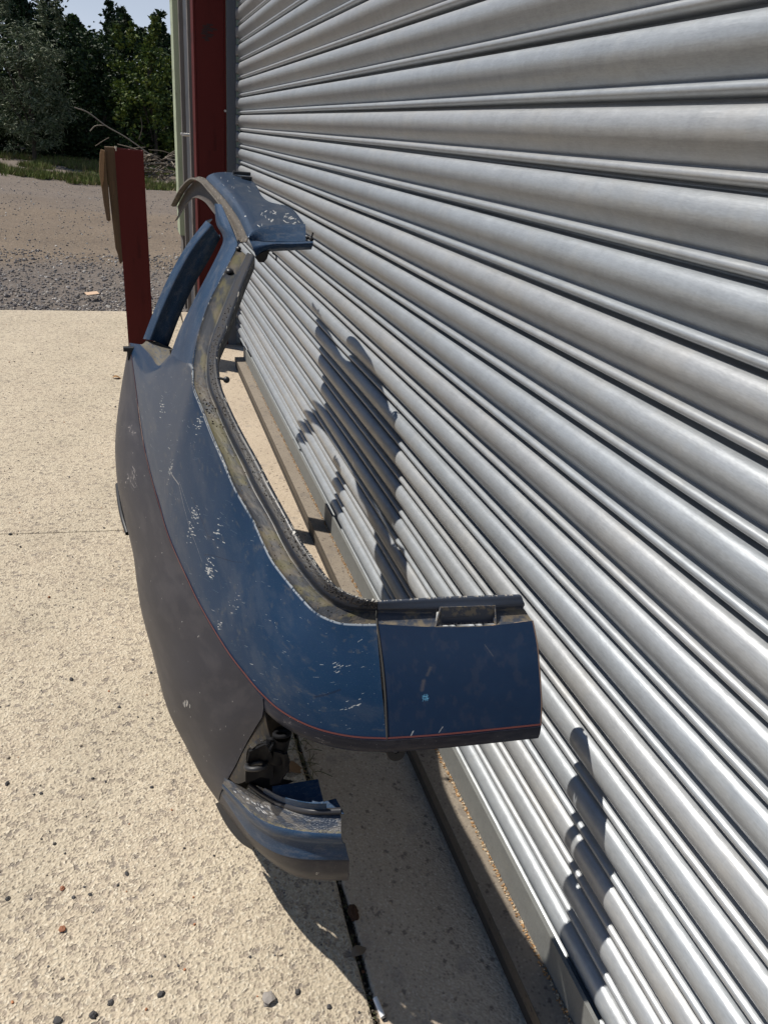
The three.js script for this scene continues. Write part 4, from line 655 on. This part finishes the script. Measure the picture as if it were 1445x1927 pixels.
shrub('willow_shrub', 'grey green narrow leaved shrub at the front of the hedge', 'shrub', PX(58, -18.6), -18.6, 1.9, 2.65, 0.0, { clumps: 140, leaves: 9500, size: 0.115, cols: GREYG, spread: 0.24, droop: 0.35, narrow: 0.22, spires: 4 });
shrub('hedge_shrub', 'dark green shrub between grey green shrub and brushwood', 'shrub', PX(165, -20), -20.2, 2.6, 2.7, 0.05, { clumps: 110, leaves: 12000, size: 0.10, cols: DARKG, spread: 0.34, narrow: 0.6, spires: 2 });
shrub('yellow_green_bush', 'yellow green leafy bush above the brushwood pile', 'shrub', PX(288, -19.2), -19.3, 1.7, 2.6, 0.25, { clumps: 80, leaves: 6500, size: 0.095, cols: [...YELG, ...MIDG], spread: 0.27, narrow: 0.6, spires: 5 });
for (const [px, z, w, h, sp] of [[-60, -20.5, 2.8, 3.0, 2], [70, -21.5, 3.0, 3.1, 2], [150, -22, 3.2, 3.2, 9], [215, -21.3, 2.8, 2.7, 9], [250, -22.5, 3.0, 2.8, 9], [320, -21, 2.6, 2.75, 9], [400, -20.5, 3, 3.2, 3], [520, -20.5, 3.2, 3.4, 3], [-180, -20.5, 3.2, 3.2, 3], [-320, -20.5, 3.4, 3.4, 3], [-470, -21, 3.6, 3.6, 3]])
  shrub('hedge_tree', 'dark leafy tree in the dense hedge row behind the yard', 'tree', PX(px, z), z, w, h, 0.0, { clumps: 90, leaves: 7500, size: 0.115, cols: rnd() < 0.6 ? DARKG : [...DARKG, ...MIDG], spread: 0.38, narrow: 0.6, spires: sp }, row);
{ // grassy verge at the hedge foot
  const bl = []; const sv = seed; seed = 22; for (let i = 0; i < 9; i++) { const a = rr(0, 6.28), l = rr(0.5, 1), w = 0.07, bx = rr(-0.35, 0.35), bz = rr(-0.35, 0.35), g = new THREE.BufferGeometry(); g.setAttribute('position', new THREE.Float32BufferAttribute([bx - w * Math.cos(a), 0, bz - w * Math.sin(a), bx + w * Math.cos(a), 0, bz + w * Math.sin(a), bx + rr(-0.4, 0.4), l, bz + rr(-0.4, 0.4)], 3)); g.computeVertexNormals(); bl.push(g); } seed = sv;
  const n = 11000, im = new THREE.InstancedMesh(mergeGeometries(bl), std({ color: 0xffffff, roughness: 0.9 }), n), M = new THREE.Matrix4(), q = new THREE.Quaternion(), c = new THREE.Color();
  let i = 0, guard = 0; while (i < n && guard++ < 90000) { const z = rr(-19.2, -15.3), x = rr(-5.5, 2); if (fbm(x / 7 + 0.5, z / 5, 1, 5) < 0.42 + 0.14 * sstep(-16.2, -15.3, z)) continue;
    const s = rr(0.06, 0.16); q.setFromAxisAngle(V(0, 1, 0), rr(0, 6)); im.setMatrixAt(i, M.compose(V(x, -0.06 + Math.min(0.25, Math.max(0, (-15.5 - z) * 0.05)), z), q, V(s, s, s))); const t = rr(0.7, 1.3); im.setColorAt(i, rnd() < 0.7 ? c.setRGB(0.12 * t, 0.15 * t, 0.03 * t) : c.setRGB(0.2 * t, 0.16 * t, 0.07 * t)); i++; }
  im.count = i; im.name = numbered('verge_grass'); im.castShadow = im.receiveShadow = true; scene.add(im); tag(im, 'short green grass and weeds along the foot of the hedge', 'grass', null, 'stuff');
}
{ // brushwood
  const c = atZ(285, 300, -17.2), b = thing('brushwood_pile', 'heap of dry grey brown branches in front of the hedge', 'branches', V(c.x, 0.04, -17.2));
  const bm = [std({ color: rgb(0.17, 0.135, 0.10), roughness: 1 }), std({ color: rgb(0.10, 0.08, 0.06), roughness: 1 }), std({ color: rgb(0.24, 0.20, 0.155), roughness: 1 })];
  for (let i = 0; i < 70; i++) { const a = rr(0, 6.28), l = rr(0.25, 0.75), h0 = rr(0, 0.5) * (1 - 0.3 * rnd()), sx = rr(-0.55, 0.55), sz = rr(-0.4, 0.4), dy = rr(-0.18, 0.18);
    mesh('branch', tube([V(sx - Math.cos(a) * l * 0.8, Math.max(0.02, h0 - dy), sz - Math.sin(a) * l * 0.5), V(sx, h0 + rr(0, 0.06), sz), V(sx + Math.cos(a) * l * 0.8, Math.max(0.02, h0 + dy), sz + Math.sin(a) * l * 0.5)], rr(0.006, 0.017), 6, 5), bm[i % 3], b); }
  const rel = (px, py) => atZ(px, py, -17.2).sub(b.position);
  mesh('branch', tube([rel(140, 202), rel(165, 211), rel(200, 237), rel(235, 257), rel(272, 283), rel(302, 305)], 0.013, 24, 6), bm[2], b);
  mesh('branch', tube([rel(170, 247), rel(180, 237), rel(198, 236)], 0.010, 10, 5), bm[2], b); mesh('branch', tube([rel(180, 275), rel(195, 265), rel(206, 259)], 0.008, 8, 5), bm[0], b); mesh('branch', tube([rel(265, 220), rel(268, 240), rel(262, 262)], 0.008, 8, 5), bm[1], b);
}
// ---------------------------------------------------------------- small things lying about
const pebDark = std({ color: rgb(0.05, 0.047, 0.046), roughness: 0.85 }), pebRed = std({ color: rgb(0.28, 0.12, 0.065), roughness: 0.9 }), pebGrey = std({ color: rgb(0.26, 0.235, 0.21), roughness: 0.9 });
[[175, 1464, 5], [14, 1474, 6], [78, 1492, 4.5], [103, 1587, 4.5], [239, 1643, 5], [303, 1870, 8], [176, 1910, 9], [109, 1920, 8], [208, 1886, 6], [15, 1690, 5], [560, 1866, 9], [135, 1278, 6], [20, 1005, 5], [222, 1665, 4], [170, 1682, 4]].forEach(([px, py, r], i) => {
  const p = atY(px, py, 0.002), s = 0.72 * r * p.distanceTo(camera.position) / FPX, m = mesh('pebble', stoneGeos[i % 5], pebDark); m.scale.set(s * (0.8 + 0.5 * ((i * 37) % 10) / 10), s * (0.7 + 0.3 * ((i * 13) % 10) / 10), s * (0.75 + 0.5 * ((i * 71) % 10) / 10)); m.position.set(p.x, s * 0.35, p.z); m.rotation.y = i * 1.3; tag(m, 'small dark grey pebble lying loose on the pale concrete', 'pebble', 'loose dark pebbles on the concrete'); });
[[505, 1880, 12, pebGrey, 'chunky light grey brown pebble beside the panel shadow on concrete'], [118, 1748, 6, pebRed, 'flat dark reddish brown pebble on the pale concrete'], [118, 1671, 4, pebRed, 'small rounded orange brown pebble on the pale concrete']].forEach(([px, py, r, mt, lb], i) => { const p = atY(px, py, 0.002), s = r * p.distanceTo(camera.position) / FPX, m = mesh('pebble', stoneGeos[(i + 2) % 5], mt); m.scale.setScalar(s); m.position.set(p.x, s * 0.4, p.z); m.rotation.y = i * 2 + 0.5; tag(m, lb, 'pebble'); });
{ // cigarette end
  const a = atY(706, 1878, 0.004), b = atY(721, 1914, 0.004), t = thing('cigarette_end', 'white cigarette end lying by the concrete joint', 'cigarette', a.clone().setY(0)), rl = p => p.clone().sub(t.position), d = V(0, 0, 0).subVectors(b, a).normalize();
  mesh('paper', new THREE.TubeGeometry(new THREE.LineCurve3(rl(a), rl(b)), 2, 0.0038, 12, false), std({ color: rgb(0.72, 0.72, 0.72), roughness: 0.9 }), t);
  mesh('ash', new THREE.TubeGeometry(new THREE.LineCurve3(rl(b).addScaledVector(d, -0.001), rl(b).addScaledVector(d, 0.003)), 2, 0.0034, 10, false), std({ color: rgb(0.08, 0.075, 0.07), roughness: 1 }), t);
  mesh('tip', new THREE.CircleGeometry(0.0037, 12).lookAt(d.clone().negate()).translate(rl(a).x, rl(a).y, rl(a).z), std({ color: rgb(0.6, 0.58, 0.52), roughness: 1 }), t);
}
function leafMesh(px, py, len, ang, colr, label) {
  const p = atY(px, py, 0.003), rows = []; for (let i = 0; i <= 10; i++) { const s = i / 10, w = len * 0.28 * Math.sin(Math.PI * Math.pow(s, 0.8)), r = []; for (let j = -2; j <= 2; j++) r.push(V((s - 0.5) * len, 0.002 + 0.22 * Math.abs(j / 2) * w + len * 0.12 * Math.sin(s * 5), j / 2 * w)); rows.push(r); }
  const m = mesh('dry_leaf', sheet(rows, 0.0004), std({ color: colr, roughness: 0.9 })); m.position.set(p.x, 0.001, p.z); m.rotation.y = ang; return tag(m, label, 'leaf');
}
leafMesh(222, 711, 0.05, 0.1, rgb(0.28, 0.15, 0.06), 'orange brown dry leaf on concrete beside the front of the panel');
leafMesh(553, 1448, 0.05, -0.2, rgb(0.20, 0.12, 0.06), 'brown dry leaf lying under the lamp opening of the panel');
leafMesh(676, 1790, 0.03, 0.3, rgb(0.14, 0.11, 0.08), 'dull crumpled leaf beside the concrete joint and cigarette end');
{ const p = atY(174, 556, -0.02), c = mesh('cardboard_scrap', box(0.085, 0.004, 0.07, 0, 0, 0, 0.0008), std({ color: rgb(0.52, 0.36, 0.24), roughness: 0.9 })); c.position.set(p.x, -0.005, p.z); c.rotation.set(0.05, 0.3, 0.08); tag(c, 'small tan scrap of card lying on the dark gravel', 'scrap'); }
{ // moss, grit and weeds in the joint
  const n = 1500, im = new THREE.InstancedMesh(stoneGeos[4], std({ color: 0xffffff, roughness: 1 }), n), M = new THREE.Matrix4(), c = new THREE.Color();
  for (let i = 0; i < n; i++) { const z = -0.35 - Math.pow(rnd(), 1.2) * 2.6, s = rr(0.0008, 0.003), cl = rnd() < 0.2; im.setMatrixAt(i, M.makeScale(s, s * 0.8, s).setPosition(jx(z) - 0.001 + rr(-0.006, 0.006) * (cl ? 1.6 : 1), -0.009 + rr(0, 0.007), z)); const t = rr(0.6, 1.3), k = rnd(); im.setColorAt(i, k < 0.5 ? c.setRGB(0.05 * t, 0.042 * t, 0.03 * t) : k < 0.75 ? c.setRGB(0.06 * t, 0.065 * t, 0.025 * t) : k < 0.92 ? c.setRGB(0.16 * t, 0.14 * t, 0.11 * t) : c.setRGB(0.14 * t, 0.06 * t, 0.025 * t)); }
  im.name = numbered('joint_grit'); im.castShadow = im.receiveShadow = true; scene.add(im); tag(im, 'dark soil, moss and grit filling the concrete joint', 'soil', null, 'stuff');
  const p = atY(665, 1718, 0), m = new THREE.SphereGeometry(1, 22, 14), q = m.attributes.position; for (let i = 0; i < q.count; i++) { const k = 1 + (N(5, q.getX(i) * 0.3 + 0.5, q.getZ(i) * 0.3 + q.getY(i) * 0.2 + 0.5) - 0.5) * 0.5; q.setXYZ(i, q.getX(i) * k * 0.0085, q.getY(i) * k * 0.006, q.getZ(i) * k * 0.014); } m.computeVertexNormals();
  const mm = mesh('moss_clump', m, std({ color: rgb(0.06, 0.028, 0.013), roughness: 1 })); mm.position.set(p.x, 0.001, p.z); tag(mm, 'rust brown moss clump growing in the concrete joint', 'moss');
  const w = thing('weed_tuft', 'thin straggling grass weeds in the joint beneath the lamp opening', 'weeds', V(jx(-1.15), 0, -1.1)), wm = std({ color: rgb(0.085, 0.09, 0.035), roughness: 0.9 }), wm2 = std({ color: rgb(0.2, 0.16, 0.085), roughness: 0.9 });
  for (let i = 0; i < 60; i++) { const a = rr(0, 6.28), l = rr(0.02, 0.055), z = rr(-0.16, 0.2), x = rr(-0.012, 0.012); mesh('stem', tube([V(x, -0.008, z), V(x + Math.cos(a) * l * 0.3, rr(0.006, 0.02), z + Math.sin(a) * l * 0.4), V(x + Math.cos(a) * l * 0.8, rr(0.002, 0.02), z + Math.sin(a) * l)], 0.0008, 5, 4), i % 3 ? wm : wm2, w); }
}
renderer.render(scene, camera);
